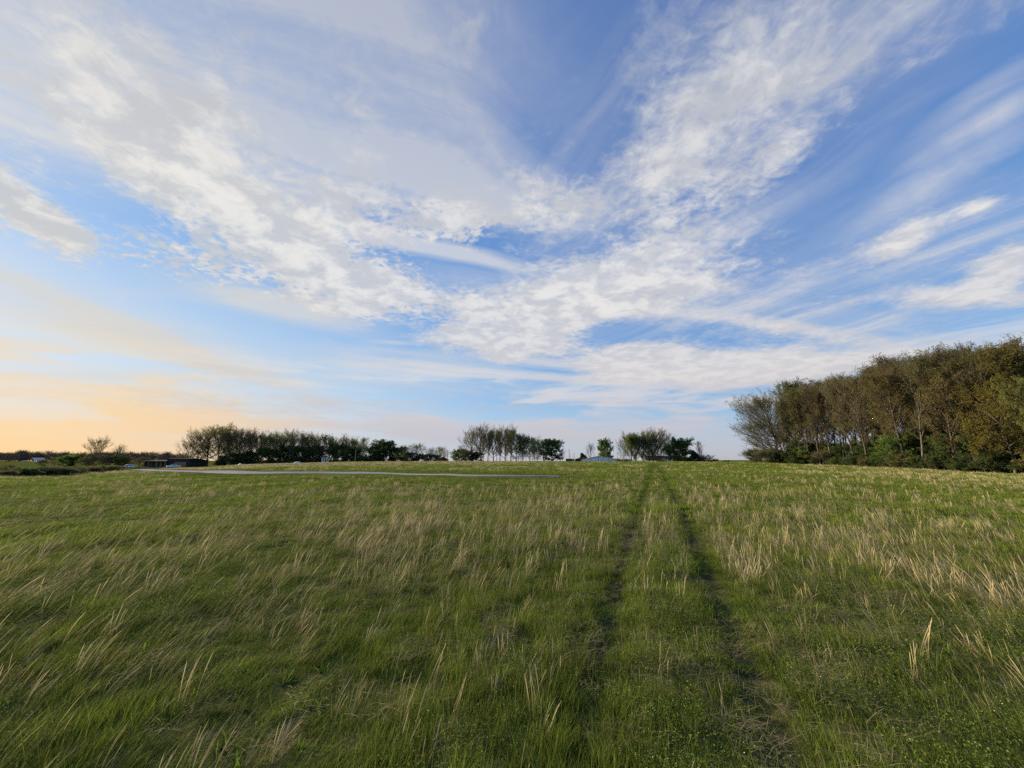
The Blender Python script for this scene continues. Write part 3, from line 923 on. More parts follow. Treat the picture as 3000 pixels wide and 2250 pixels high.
def grow(seed, H=16.0, bare=.35, spread=3.2, limbs=16, angle=40, up=.25, sub=7, twigs=6, leaf=5, leaf_size=.13, profile='forest',
         trunk_r=None, bias=(0, 0), lean=(0, 0), stems=1, droop=0.0, twig_r=.013, top_leaf=1.0):
    rng = np.random.default_rng(seed)
    big, med, fine, leaves = [], [], [], []
    tr = trunk_r or H * .0125
    def line(p, d, L, k, jit, trop, r0, r1):
        pts = [np.array(p, float)]; d = np.array(d, float); d /= np.linalg.norm(d)
        for s in range(k - 1):
            d = d + rng.normal(0, jit, 3) + np.array([0, 0, trop]) + np.array([bias[0], bias[1], 0]) * .06
            d /= np.linalg.norm(d)
            pts.append(pts[-1] + d * L / (k - 1))
        return np.array(pts), np.linspace(r0, r1, k)
    def along(pts, f):
        x = f * (len(pts) - 1); i = min(int(x), len(pts) - 2); u = x - i
        return pts[i] * (1 - u) + pts[i + 1] * u, pts[i + 1] - pts[i]
    def side_dir(t, ang, phi):
        t = t / (np.linalg.norm(t) + 1e-9)
        a = np.cross(t, [0, 0, 1.0]) if abs(t[2]) < .9 else np.cross(t, [1.0, 0, 0])
        a /= np.linalg.norm(a); b = np.cross(t, a)
        return t * math.cos(ang) + (a * math.cos(phi) + b * math.sin(phi)) * math.sin(ang)
    for st in range(stems):
        base = np.zeros(3); d0 = np.array([lean[0], lean[1], 1.0])
        hh = H
        if stems > 1:
            a = rng.random() * 6.28; base[:2] = (.25 * H * .12 * math.cos(a), .25 * H * .12 * math.sin(a))
            d0 = np.array([.42 * math.cos(a) + lean[0], .42 * math.sin(a) + lean[1], 1.0]); hh = H * (.75 + .25 * rng.random())
        tp, trr = line(base, d0, hh * .96, 9, .045, .03, tr / math.sqrt(stems), tr * .12)
        trr[0] *= 1.35
        tp[0, 2] -= .4
        big.append((tp, trr))
        nl = max(3, limbs // stems)
        for li in range(nl):
            f = bare + (1 - bare) * ((li + rng.random() * .8) / nl) ** .9
            f = min(f, .985)
            p, t = along(tp, f)
            q = (f - bare) / (1 - bare)
            if profile == 'forest':   w = .55 + .75 * q - .85 * max(0, q - .55)
            elif profile == 'round':  w = .72 + .9 * math.sin(math.pi * min(1, q * .85 + .08)) - .75 * q ** 2
            elif profile == 'cone':   w = 1.25 * (1 - q) + .10
            elif profile == 'pear':   w = 1.15 * (1 - q) ** .8 + .12
            else:                     w = 1.0
            phi = li * 2.399 + rng.normal(0, .4)
            ang = R(angle * (1.15 - .55 * q) + rng.normal(0, 7))
            if profile == 'cone': ang = R(84 - 25 * q + rng.normal(0, 4))
            d = side_dir(np.array([0, 0, 1.0]), ang, phi)
            d[:2] += np.array(bias) * .5
            out_b = 1 + .55 * (d[0] * bias[0] + d[1] * bias[1]) if (bias[0] or bias[1]) else 1
            L = spread * w * (.8 + .4 * rng.random()) / max(.45, math.sin(ang)) * max(.35, out_b)
            L = min(L, (1 - f) * hh * 1.25 + spread * .55)
            r0 = max(twig_r * 1.6, tr * .45 * (1 - .6 * f) * min(1.2, L / spread))
            lp, lr = line(p, d, L, 6, .12, up * .22 - droop * .1, r0, r0 * .3)
            med.append((lp, lr))
            ns = max(3, int(sub * (.6 + .5 * L / spread)))
            for si in range(ns):
                fs = .22 + .78 * (si + rng.random()) / ns
                fs = min(fs, .99)
                p2, t2 = along(lp, fs)
                d2 = side_dir(t2, R(38 + rng.normal(0, 12)), rng.random() * 6.28)
                d2[2] += up * .7 - droop * .5
                L2 = L * (.48 - .28 * fs) * (.7 + .6 * rng.random()) + .25
                r2 = max(twig_r, r0 * .35 * (1 - .5 * fs))
                sp, sr = line(p2, d2, L2, 4, .16, up * .25 - droop * .3, r2, twig_r * .7)
                fine.append((sp, sr))
                for ti in range(twigs):
                    ft = .2 + .8 * (ti + rng.random()) / twigs
                    p3, t3 = along(sp, min(ft, .99))
                    d3 = side_dir(t3, R(42 + rng.normal(0, 14)), rng.random() * 6.28)
                    d3[2] += up * .6 - droop
                    L3 = (.30 + .35 * rng.random()) * (.5 + .35 * L2)
                    wp, wr = line(p3, d3, L3, 4, .2, up * .3 - droop * .6, twig_r * .75, twig_r * .45)
                    fine.append((wp, wr))
                    hq = p3[2] / H
                    nlf = leaf * (1 + (top_leaf - 1) * hq)
                    for _ in range(int(nlf + rng.random())):
                        c, _t = along(wp, rng.random() ** .6)
                        leaves.append(c + rng.normal(0, .07 + leaf_size * .5, 3))
    V1, Q1 = tubes(big, 8); V2, Q2 = tubes(med, 5)
    trunk = np_mesh('trunk', np.concatenate([V1, V2]), np.concatenate([Q1, Q2 + len(V1)]), smooth=True)
    trunk.materials.append(M_BARK)
    V3, Q3 = tubes(fine, 3)
    nf = len(Q3); nv = len(V3)
    if leaves:
        C = np.array(leaves); n = len(C)
        u = rng.normal(0, 1, (n, 3)); u /= np.linalg.norm(u, axis=1)[:, None]
        w = np.cross(u, rng.normal(0, 1, (n, 3))); w /= np.linalg.norm(w, axis=1)[:, None]
        s = (leaf_size * (.5 + .8 * rng.random(n)))[:, None]
        VL = np.stack([C - u * s, C - w * s * .55, C + u * s, C + w * s * .55], 1).reshape(-1, 3)
        QL = np.arange(4 * n).reshape(-1, 4) + nv
        V = np.concatenate([V3, VL]); Q = np.concatenate([Q3, QL])
        # clumps of light and dark foliage: one value for neighbours plus a little of its own
        cl = fbm(C[:, 0] * .8 + 31, C[:, 1] * .8 + C[:, 2] * .9, seed, 2)
        shade = np.concatenate([np.zeros(nv), np.repeat(np.clip(.2 + .9 * (cl - .25) + .35 * rng.random(n), 0, 1), 4)])
    else:
        V, Q = V3, Q3; shade = np.zeros(nv); n = 0
    crown = np_mesh('crown', V, Q)
    crown.materials.append(M_BARK); crown.materials.append(M_LEAF)
    crown.polygons.foreach_set('material_index', np.concatenate([np.zeros(nf), np.ones(n)]).astype(np.int32))
    a = crown.attributes.new('shade', 'FLOAT', 'POINT'); a.data.foreach_set('value', shade.astype(np.float32))
    crown.update()
    zmax = float(max(V[:, 2].max(), H * .9))
    return dict(trunk=trunk, crown=crown, H=zmax)

PROTO = {
    'forest': [grow(100 + k, 16.5, .20 + .07 * (k % 3), 2.5 + .15 * k, 28, 33, .42, 9, 7, 2.3, .10, 'forest', trunk_r=.17) for k in range(5)],
    'forest_leafy': [grow(120 + k, 16.0, .18, 2.9, 28, 38, .3, 9, 7, 4.2, .11, 'forest', trunk_r=.18) for k in range(3)],
    'edge': [grow(140 + k, 15.5, .03, 4.3, 52, 72, .42, 9, 7, 2.6, .10, 'round', bias=(-.55, .1)) for k in range(2)],
    'oak': [grow(160 + k, 13.0, .14, 4.6, 32, 56, .4, 9, 7, 2.9, .11, 'round', trunk_r=.26) for k in range(3)],
    'oak_leafy': [grow(180 + k, 12.5, .12, 4.4, 32, 56, .3, 9, 7, 5.5, .13, 'round', trunk_r=.25, top_leaf=.55) for k in range(3)],
    'dense_fine': [grow(210 + k, 12.0, .05, 4.0, 40, 62, .12, 10, 7, 9, .115, 'round', trunk_r=.2) for k in range(1)],
    'dense': [grow(200 + k, 10.0, .05, 3.7, 40, 66, .05, 9, 6, 10, .19, 'round', trunk_r=.2) for k in range(3)],
    'bare': [grow(220 + k, 10.0, .16, 3.2, 24, 46, .45, 8, 6, 0.3, .08, 'round', trunk_r=.17) for k in range(2)],
    'pear': [grow(240, 10.0, .10, 2.6, 30, 42, .5, 7, 6, .5, .09, 'pear', trunk_r=.16)],
    'willow': [grow(260 + k, 12.0, .12, 3.8, 28, 42, .45, 9, 7, 9, .12, 'round', trunk_r=.22, stems=2, droop=.12) for k in range(1)],
    'cedar': [grow(280 + k, 8.0, .06, 2.2, 44, 80, 0.0, 9, 5, 9, .14, 'cone', trunk_r=.14) for k in range(2)],
    'shrub': [grow(300 + k, 3.2, .0, 1.35, 34, 70, .15, 7, 5, 7, .10, 'round', trunk_r=.05, stems=4, twig_r=.010) for k in range(3)],
    'bare_shrub': [grow(320 + k, 3.0, .0, 1.25, 34, 60, .3, 8, 6, .9, .08, 'round', trunk_r=.05, stems=5, twig_r=.011) for k in range(3)],
    'understory': [grow(340 + k, 6.0, .04, 2.1, 32, 62, .15, 8, 6, 8, .13, 'round', trunk_r=.08) for k in range(3)],
}
C_BROWN = (.140, .128, .054); C_OLIVE = (.138, .152, .046); C_RUST = (.155, .128, .046); C_GREEN = (.105, .165, .044)
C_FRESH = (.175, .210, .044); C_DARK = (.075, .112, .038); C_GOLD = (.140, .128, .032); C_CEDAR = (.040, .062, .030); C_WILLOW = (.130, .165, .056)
trng = random.Random(7)

def tree(kind, x, y, height, label, color, name='tree', cat='tree', group=None, var=None, rz=None, wide=1.0, tilt=(0, 0)):
    lst = PROTO[kind]
    p = lst[trng.randrange(len(lst))] if var is None else lst[var % len(lst)]
    s = height / p['H']
    root = empty(name, (x, y, float(terrain(x, y))), trng.random() * 6.283 if rz is None else rz, s)
    root.scale = (s * wide, s * wide, s)
    root.rotation_euler = (tilt[0], tilt[1], root.rotation_euler.z)
    tag(root, label, cat, group)
    for nm in ('trunk', 'crown'):
        o = bpy.data.objects.new(nm, p[nm]); COL.objects.link(o); o.parent = root
        k = .85 + .3 * trng.random()
        o.color = (color[0] * k, color[1] * k * (.95 + .1 * trng.random()), color[2] * k, 1.0)
    return root

def height_to_row(px, dist, row):
    """height of a thing standing at that column and distance whose top shows at that photo row"""
    x, y, z = at_px(px, dist)
    d = px_dir(px, row)
    # the vertical line over (x,y) seen at that row (columns converge a little upwards: solve by depth)
    c, s = math.cos(R(PITCH)), math.sin(R(PITCH))
    v = (1125.0 - row) / F3
    # camera coords of (x,y,h): depth = y*c + (h-EYE)*s ; up = -y*s + (h-EYE)*c ; up/depth = v
    h = (v * y * c + y * s) / (c - v * s)
    return h + EYE - z

def ordinal(n):
    W = ['first', 'second', 'third', 'fourth', 'fifth', 'sixth', 'seventh', 'eighth', 'ninth', 'tenth', 'eleventh', 'twelfth', 'thirteenth',
            'fourteenth', 'fifteenth', 'sixteenth', 'seventeenth', 'eighteenth', 'nineteenth', 'twentieth', 'twenty-first', 'twenty-second', 'twenty-third', 'twenty-fourth', 'twenty-fifth']
    W += ['twenty-sixth', 'twenty-seventh', 'twenty-eighth', 'twenty-ninth', 'thirtieth', 'thirty-first', 'thirty-second', 'thirty-third', 'thirty-fourth', 'thirty-fifth', 'thirty-sixth']
    return W[n - 1]

def put(kind, px, dist, row, label, color, **kw):
    x, y, z = at_px(px, dist)
    return tree(kind, x, y, max(1.0, height_to_row(px, dist, row)), label, color, **kw)

# ---------------------------------------------------------------- the wood on the right
def build_right_wood():
    top = lambda px: np.interp(px, [2150, 2210, 2300, 2330, 2400, 2500, 2600, 2660, 2720, 2800, 2900, 3000, 3200], [1215, 1142, 1140, 1118, 1100, 1078, 1068, 1035, 1028, 1018, 1003, 996, 980])
    edge_d = lambda px: np.interp(px, [2150, 2400, 2600, 2800, 3000, 3400], [112, 103, 92, 87, 86, 86])
    G1 = 'trees along the front of the right-hand wood'
    # the two fanning trees that close the wood on its left end
    put('edge', 2285, 113, 1140, 'fan-shaped budding tree at the left end of the right-hand wood', C_OLIVE, var=0, rz=R(20), group=G1, wide=1.12)
    put('edge', 2275, 109, 1215, 'lower spreading tree in front of the fan-shaped tree, twigs down to the grass', C_OLIVE, var=1, rz=R(-15), group=G1, wide=1.25)
    put('edge', 2300, 116, 1146, 'bare-topped tree just right of the fan-shaped tree ending the wood', C_BROWN, var=1, rz=R(10), group=G1)
    put('understory', 2215, 110, 1312, 'low dark bush at the foot of the fan-shaped tree', C_DARK, name='bush', cat='bush', wide=1.5)
    put('understory', 2270, 109, 1312, 'wide dark bush right of the fan-shaped tree foot', C_DARK, name='bush', cat='bush', wide=1.6)
    put('understory', 2320, 106, 1318, 'low dark bush under the first straight stems of the wood', C_DARK, name='bush', cat='bush', wide=1.5)
    front = [(2300, 'forest', C_OLIVE, 'olive budding'), (2335, 'forest_leafy', C_OLIVE, 'olive leafy'), (2370, 'forest', C_BROWN, 'slim brown'),
             (2402, 'forest', C_BROWN, 'brown budding'), (2436, 'forest', C_RUST, 'rust-tinged'), (2470, 'forest', C_BROWN, 'thin brown'),
             (2505, 'forest', C_OLIVE, 'tall olive'), (2538, 'forest', C_RUST, 'rusty budding'), (2575, 'forest_leafy', C_BROWN, 'fuller brown'),
             (2618, 'forest', C_OLIVE, 'straight dark-stemmed'), (2655, 'forest_leafy', C_RUST, 'rusty leafy'), (2700, 'forest', C_OLIVE, 'airy high-crowned'),
             (2742, 'forest_leafy', C_OLIVE, 'broad olive'), (2795, 'forest_leafy', C_RUST, 'rust-olive'), (2838, 'forest', C_OLIVE, 'pale-stemmed leaning'),
             (2872, 'forest', C_BROWN, 'pale-stemmed slender'), (2905, 'forest_leafy', C_GREEN, 'greener'), (2960, 'forest_leafy', C_GOLD, 'golden-green'), (3030, 'forest_leafy', C_GOLD, 'golden')]
    for k, (px, kind, colr, word) in enumerate(front):
        d = edge_d(px) + trng.uniform(-1, 3)
        put(kind, px, d, top(px) + trng.uniform(-4, 44), '%s tree, %s from the left along the front of the right-hand wood' % (word, ordinal(k + 3)),
            colr, group=G1, wide=1.0 + .15 * trng.random())
    G2 = 'trees standing deeper in the right-hand wood'
    for k in range(34):
        px = 2290 + 850 * (k + trng.random()) / 34
        d = edge_d(px) + 5 + 9 * trng.random()
        put(trng.choice(['forest', 'forest', 'forest_leafy']), px, d, top(px) + trng.uniform(-14, 40), 'slender brown tree among the stems behind the front row of the right-hand wood',
            trng.choice([C_BROWN, C_BROWN, C_RUST, C_OLIVE]), group=G2)
    G3 = 'trees at the back of the right-hand wood'
    for k in range(22):
        px = 2330 + 800 * (k + trng.random()) / 22
        d = edge_d(px) + 15 + 12 * trng.random()
        put('forest', px, d, top(px) + trng.uniform(0, 40), 'thin bare tree far back in the right-hand wood', trng.choice([C_BROWN, C_OLIVE]), group=G3)
    # dense golden-green tree at the picture's right edge, and the shrubs along the foot of the wood
    put('dense_fine', 2965, 84, 1085, 'dense golden-green tree at the right edge of the picture', C_GOLD, var=0, wide=.85)
    put('dense_fine', 3120, 82, 1080, 'dense olive tree beyond the right edge of the wood front', C_OLIVE, var=1, wide=.85)
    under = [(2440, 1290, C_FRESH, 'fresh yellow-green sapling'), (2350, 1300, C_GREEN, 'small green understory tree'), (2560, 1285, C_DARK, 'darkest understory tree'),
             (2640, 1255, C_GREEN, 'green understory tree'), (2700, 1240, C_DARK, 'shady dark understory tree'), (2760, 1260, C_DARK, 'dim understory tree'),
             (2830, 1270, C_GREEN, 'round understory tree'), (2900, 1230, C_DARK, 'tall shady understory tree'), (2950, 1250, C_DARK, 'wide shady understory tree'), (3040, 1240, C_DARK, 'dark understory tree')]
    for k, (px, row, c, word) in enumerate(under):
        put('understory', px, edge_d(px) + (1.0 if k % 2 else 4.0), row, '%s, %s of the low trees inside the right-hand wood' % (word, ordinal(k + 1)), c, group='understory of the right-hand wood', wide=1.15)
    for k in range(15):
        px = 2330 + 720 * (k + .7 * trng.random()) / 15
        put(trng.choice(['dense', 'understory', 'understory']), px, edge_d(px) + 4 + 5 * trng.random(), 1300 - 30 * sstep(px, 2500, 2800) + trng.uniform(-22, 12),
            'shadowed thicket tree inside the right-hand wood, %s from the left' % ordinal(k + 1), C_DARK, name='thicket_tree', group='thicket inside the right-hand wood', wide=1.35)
    n = 30
    for k in range(n):
        px = 2200 + 880 * (k + .7 * trng.random()) / n
        d = edge_d(px) - 1.6 + 3.2 * trng.random()
        x, y, z = at_px(px, d)
        tree(trng.choice(['shrub', 'shrub', 'bare_shrub']), x, y, trng.uniform(1.4, 3.4), 'low dark shrub at the foot of the right-hand wood, %s from its left end' % ordinal(k + 1),
             trng.choice([C_DARK, C_DARK, C_GREEN, C_OLIVE]), name='shrub', cat='shrub', group='shrubs along the foot of the right-hand wood', wide=1.3)
build_right_wood()

# ---------------------------------------------------------------- the wood left of the centre
def build_left_wood():
    G1 = 'trees of the left-hand wood'
    rows = [(548, 'oak', C_OLIVE, 1286, 'wide-armed tree ending the left-hand wood beside the dark house'), (582, 'oak', C_BROWN, 1255, 'leaning budding tree second from the left end of the left-hand wood'),
            (606, 'oak_leafy', C_OLIVE, 1243, 'olive leafy tree third from the left end of the left-hand wood'), (640, 'oak_leafy', C_OLIVE, 1233, 'tallest olive tree in the left-hand wood'),
            (662, 'oak', C_OLIVE, 1235, 'tall open-crowned tree right of the tallest olive tree'), (700, 'oak', C_BROWN, 1250, 'bare forked tree in the gap of the left-hand wood'),
            (728, 'oak', C_BROWN, 1249, 'second bare forked tree in the gap of the left-hand wood'), (760, 'oak', C_BROWN, 1252, 'bare spreading tree right of the forked pair'),
            (790, 'oak_leafy', C_GREEN, 1262, 'greenish tree left of the wood centre'), (820, 'oak_leafy', C_GREEN, 1256, 'dark green tree in the middle of the left-hand wood'),
            (850, 'oak', C_OLIVE, 1252, 'bushy-topped tree rising behind the green trees'), (885, 'oak_leafy', C_DARK, 1258, 'dark round tree above the white tarpaulin'),
            (918, 'oak', C_BROWN, 1260, 'brown spreading tree left of the white kiosk'), (948, 'oak_leafy', C_OLIVE, 1262, 'olive tree standing behind the white kiosk'),
            (978, 'oak_leafy', C_GREEN, 1270, 'bright green tree right of the white kiosk'), (1012, 'oak', C_BROWN, 1268, 'thin-topped tree between the kiosk and the pole'),
            (1042, 'oak_leafy', C_GREEN, 1278, 'green tree behind the wooden pole of the left-hand wood'), (1072, 'forest', C_BROWN, 1276, 'straight bare tree right of the wooden pole')]
    for k, (px, kind, c, row, lab) in enumerate(rows):
        put(kind, px, np.interp(px, [540, 700, 1080], [302, 285, 228]) + trng.uniform(-4, 8), row, lab, c, group=G1, wide=1.0 if k > 3 else 1.12)
    for k in range(16):
        px = 640 + 440 * (k + trng.random()) / 16
        put(trng.choice(['oak_leafy', 'oak', 'forest_leafy']), px, np.interp(px, [540, 700, 1080], [318, 300, 244]) + 12 * trng.random(), np.interp(px, [640, 900, 1090], [1262, 1272, 1292]) + trng.uniform(-4, 14),
            'dark tree in the back rows of the left-hand wood', trng.choice([C_DARK, C_GREEN, C_OLIVE]), group='back rows of the left-hand wood')
    for k, (px, row, c, lab) in enumerate([(735, 1318, C_DARK, 'low dark green tree at the foot of the forked pair'), (780, 1308, C_GREEN, 'low green tree under the left-hand wood, left of centre'), (835, 1300, C_DARK, 'low dark tree under the middle of the left-hand wood'),
                                   (880, 1302, C_DARK, 'low round dark tree above the white tarpaulin'), (925, 1300, C_DARK, 'low dark tree just left of the kiosk'), (990, 1294, C_GREEN, 'rounded green tree just right of the kiosk'), (1030, 1305, C_DARK, 'low dark tree before the straight bare tree'),
                                   (690, 1322, C_DARK, 'low dark tree right of the dark house end'), (655, 1332, C_DARK, 'low dark bush against the dark house end')]):
        put(['dense', 'understory'][k % 2], px, np.interp(px, [540, 700, 1080], [298, 280, 224]) + 4 * (k % 3), row, lab, c, group='low trees under the left-hand wood', wide=1.2)
    for k in range(16):
        px = 640 + 470 * (k + .7 * trng.random()) / 16
        x, y, z = at_px(px, np.interp(px, [540, 700, 1080], [296, 278, 222]) + trng.uniform(-1, 3))
        tree(trng.choice(['shrub', 'bare_shrub']), x, y, trng.uniform(2.4, 6.0), 'dark undergrowth shrub at the foot of the left-hand wood, %s from the left' % ordinal(k + 1), C_DARK, name='shrub', cat='shrub', group='shrubs along the foot of the left-hand wood', wide=1.6)
    put('dense', 1125, 225, 1284, 'broad dome-shaped dark green tree ending the left-hand wood', C_DARK, var=0, wide=1.15)
    put('dense', 1165, 225, 1306, 'smaller dark green tree right of the dome-shaped tree', C_DARK, var=1, wide=1.2)
    put('dense', 1095, 225, 1300, 'dark green tree left of the dome-shaped tree', C_DARK, var=2)
    put('oak', 1182, 215, 1300, 'thin budding tree behind the dome-shaped tree', C_OLIVE)
    put('oak_leafy', 1218, 215, 1293, 'round brown-green tree in the low gap left of the central grove', C_OLIVE, wide=1.05)
    put('bare', 1252, 215, 1308, 'small bare tree in the low gap', C_BROWN)
    put('bare', 1268, 220, 1306, 'bare crooked tree in the low gap', C_BROWN)
    put('oak_leafy', 1290, 205, 1303, 'yellow-green tree above the red shed', C_FRESH, wide=1.15)
    put('dense', 1237, 212, 1326, 'low olive bush in the low gap left of the central grove', C_OLIVE, name='bush', cat='bush', wide=1.6)
    put('dense', 1190, 208, 1322, 'low dark bush right of the smaller dark green tree', C_DARK, name='bush', cat='bush', wide=1.6)
    put('understory', 1268, 205, 1326, 'small bush left of the red shed', C_GREEN, name='bush', cat='bush', wide=1.5)
build_left_wood()

# ---------------------------------------------------------------- the grove in the centre
def build_grove():
    G1 = 'trees of the central grove'
    rows = [(1352, 'bare', C_BROWN, 1296, 'low bare tree leaning out of the grove at its left end'), (1384, 'oak', C_BROWN, 1246, 'great fan-branched tree at the left of the central grove'),
            (1408, 'oak', C_BROWN, 1234, 'tall fine-twigged tree near the left of the central grove'), (1428, 'forest', C_BROWN, 1252, 'straight tree of the grove, left of its centre'),
            (1446, 'oak', C_OLIVE, 1249, 'rounded tree in the left middle of the grove'), (1463, 'forest', C_BROWN, 1256, 'slim tree in the middle of the grove'),
            (1480, 'oak', C_BROWN, 1232, 'tallest twiggy tree of the grove, just right of its centre'), (1497, 'forest_leafy', C_OLIVE, 1250, 'leafy tree right of the tallest one in the grove'),
            (1512, 'oak_leafy', C_OLIVE, 1258, 'fork-trunked olive tree of the grove'), (1532, 'oak_leafy', C_GREEN, 1266, 'green round tree in the right half of the grove'),
            (1552, 'oak_leafy', C_OLIVE, 1270, 'dull green tree in the right half of the grove'), (1574, 'oak_leafy', C_GREEN, 1280, 'lower green tree near the right end of the grove'),
            (1592, 'oak_leafy', C_OLIVE, 1284, 'small leaning tree near the right end of the grove')]
    for k, (px, kind, c, row, lab) in enumerate(rows):
        put(kind, px, 150 + trng.uniform(-5, 5), row, lab, c, group=G1, wide=1.0)
    for k in range(12):
        px = 1400 + 180 * (k + trng.random()) / 12
        put('forest', px, 158 + 8 * trng.random(), np.interp(px, [1400, 1480, 1580], [1262, 1256, 1284]) + trng.uniform(-3, 12), 'slim tree inside the central grove behind the front stems', C_BROWN, group='inner trees of the central grove')
    put('dense', 1618, 148, 1282, 'dense green round tree at the right end of the central grove', C_GREEN, var=1, wide=1.0)
    put('bare', 1648, 146, 1312, 'small twiggy tree standing right of the central grove', C_OLIVE, wide=1.1)
    put('dense', 1345, 156, 1312, 'low grey-green bush at the left foot of the grove', C_GREEN, name='bush', cat='bush', wide=1.5)
    put('dense', 1372, 152, 1316, 'low dark bush under the fan-branched tree', C_DARK, name='bush', cat='bush', wide=1.4)
    put('dense', 1398, 156, 1322, 'small dark bush under the tall fine-twigged tree', C_DARK, name='bush', cat='bush', wide=1.4)
build_grove()

# ---------------------------------------------------------------- trees at the farmstead
def build_farm_trees():
    put('bare', 1731, 300, 1293, 'bare pale-branched tree behind the white metal barn', C_BROWN, wide=.95)
    put('cedar', 1711, 298, 1326, 'small dark conifer left of the bare tree', C_CEDAR, wide=1.5, name='conifer')
    put('dense', 1772, 300, 1280, 'upright green tree behind the white metal barn', C_GREEN, wide=.62)
    put('dense', 1774, 292, 1318, 'olive bush over the barn roof', C_OLIVE, name='bush', cat='bush', wide=1.0)
    rows = [(1828, 'bare', C_BROWN, 1270, 'bare spreading tree at the left of the house trees'), (1850, 'willow', C_WILLOW, 1258, 'tall wispy green tree at the left of the house trees'),
            (1868, 'willow', C_WILLOW, 1264, 'pale green drooping tree before the wispy one'), (1890, 'willow', C_WILLOW, 1256, 'upright pale green tree in the middle of the house trees'),
            (1915, 'oak', C_OLIVE, 1242, 'tallest fine-twigged tree among the house trees'), (1938, 'oak', C_BROWN, 1250, 'spreading bare tree above the white house'),
            (1962, 'bare', C_BROWN, 1262, 'thin bare tree right of the white house'), (1992, 'dense', C_GREEN, 1276, 'dense round green tree at the right of the house trees'), (1903, 'willow', C_WILLOW, 1262, 'pale green tree just left of the tallest twiggy one'), (1926, 'oak_leafy', C_OLIVE, 1268, 'leafy olive tree behind the white house ridge'), (1976, 'oak_leafy', C_OLIVE, 1282, 'brownish tree left of the dense round one')]
    for px, kind, c, row, lab in rows:
        put(kind, px, (204 if px not in (1938, 1962) else 232) + trng.uniform(-3, 4), row, lab, c, group='trees around the white house', wide={'willow': .85, 'dense': 1.0, 'bare': .9}.get(kind, .9))
    put('cedar', 2034, 212, 1318, 'ragged dark conifer left of the bare pyramid tree', C_CEDAR, wide=1.3, name='conifer')
    put('pear', 2052, 212, 1290, 'bare pyramid-shaped tree right of the farmstead', C_BROWN, wide=1.0)
    for k, (px, row, lab) in enumerate([(2070, 1330, 'bare shrub at the right foot of the pyramid tree'), (2045, 1338, 'dark shrub at the left foot of the pyramid tree'), (1820, 1340, 'low dark shrub right of the barn'),
                                        (2088, 1341, 'small dark shrub farthest right of the farmstead'), (1835, 1342, 'low shrub under the bare spreading tree')]):
        put('bare_shrub', px, 210, row, lab, C_DARK, name='shrub', cat='shrub', wide=1.5)
    put('shrub', 2125, 260, 1347, 'tiny far bush on the skyline between farmstead and right-hand wood', C_DARK, name='shrub', cat='shrub', wide=2.0)
build_farm_trees()

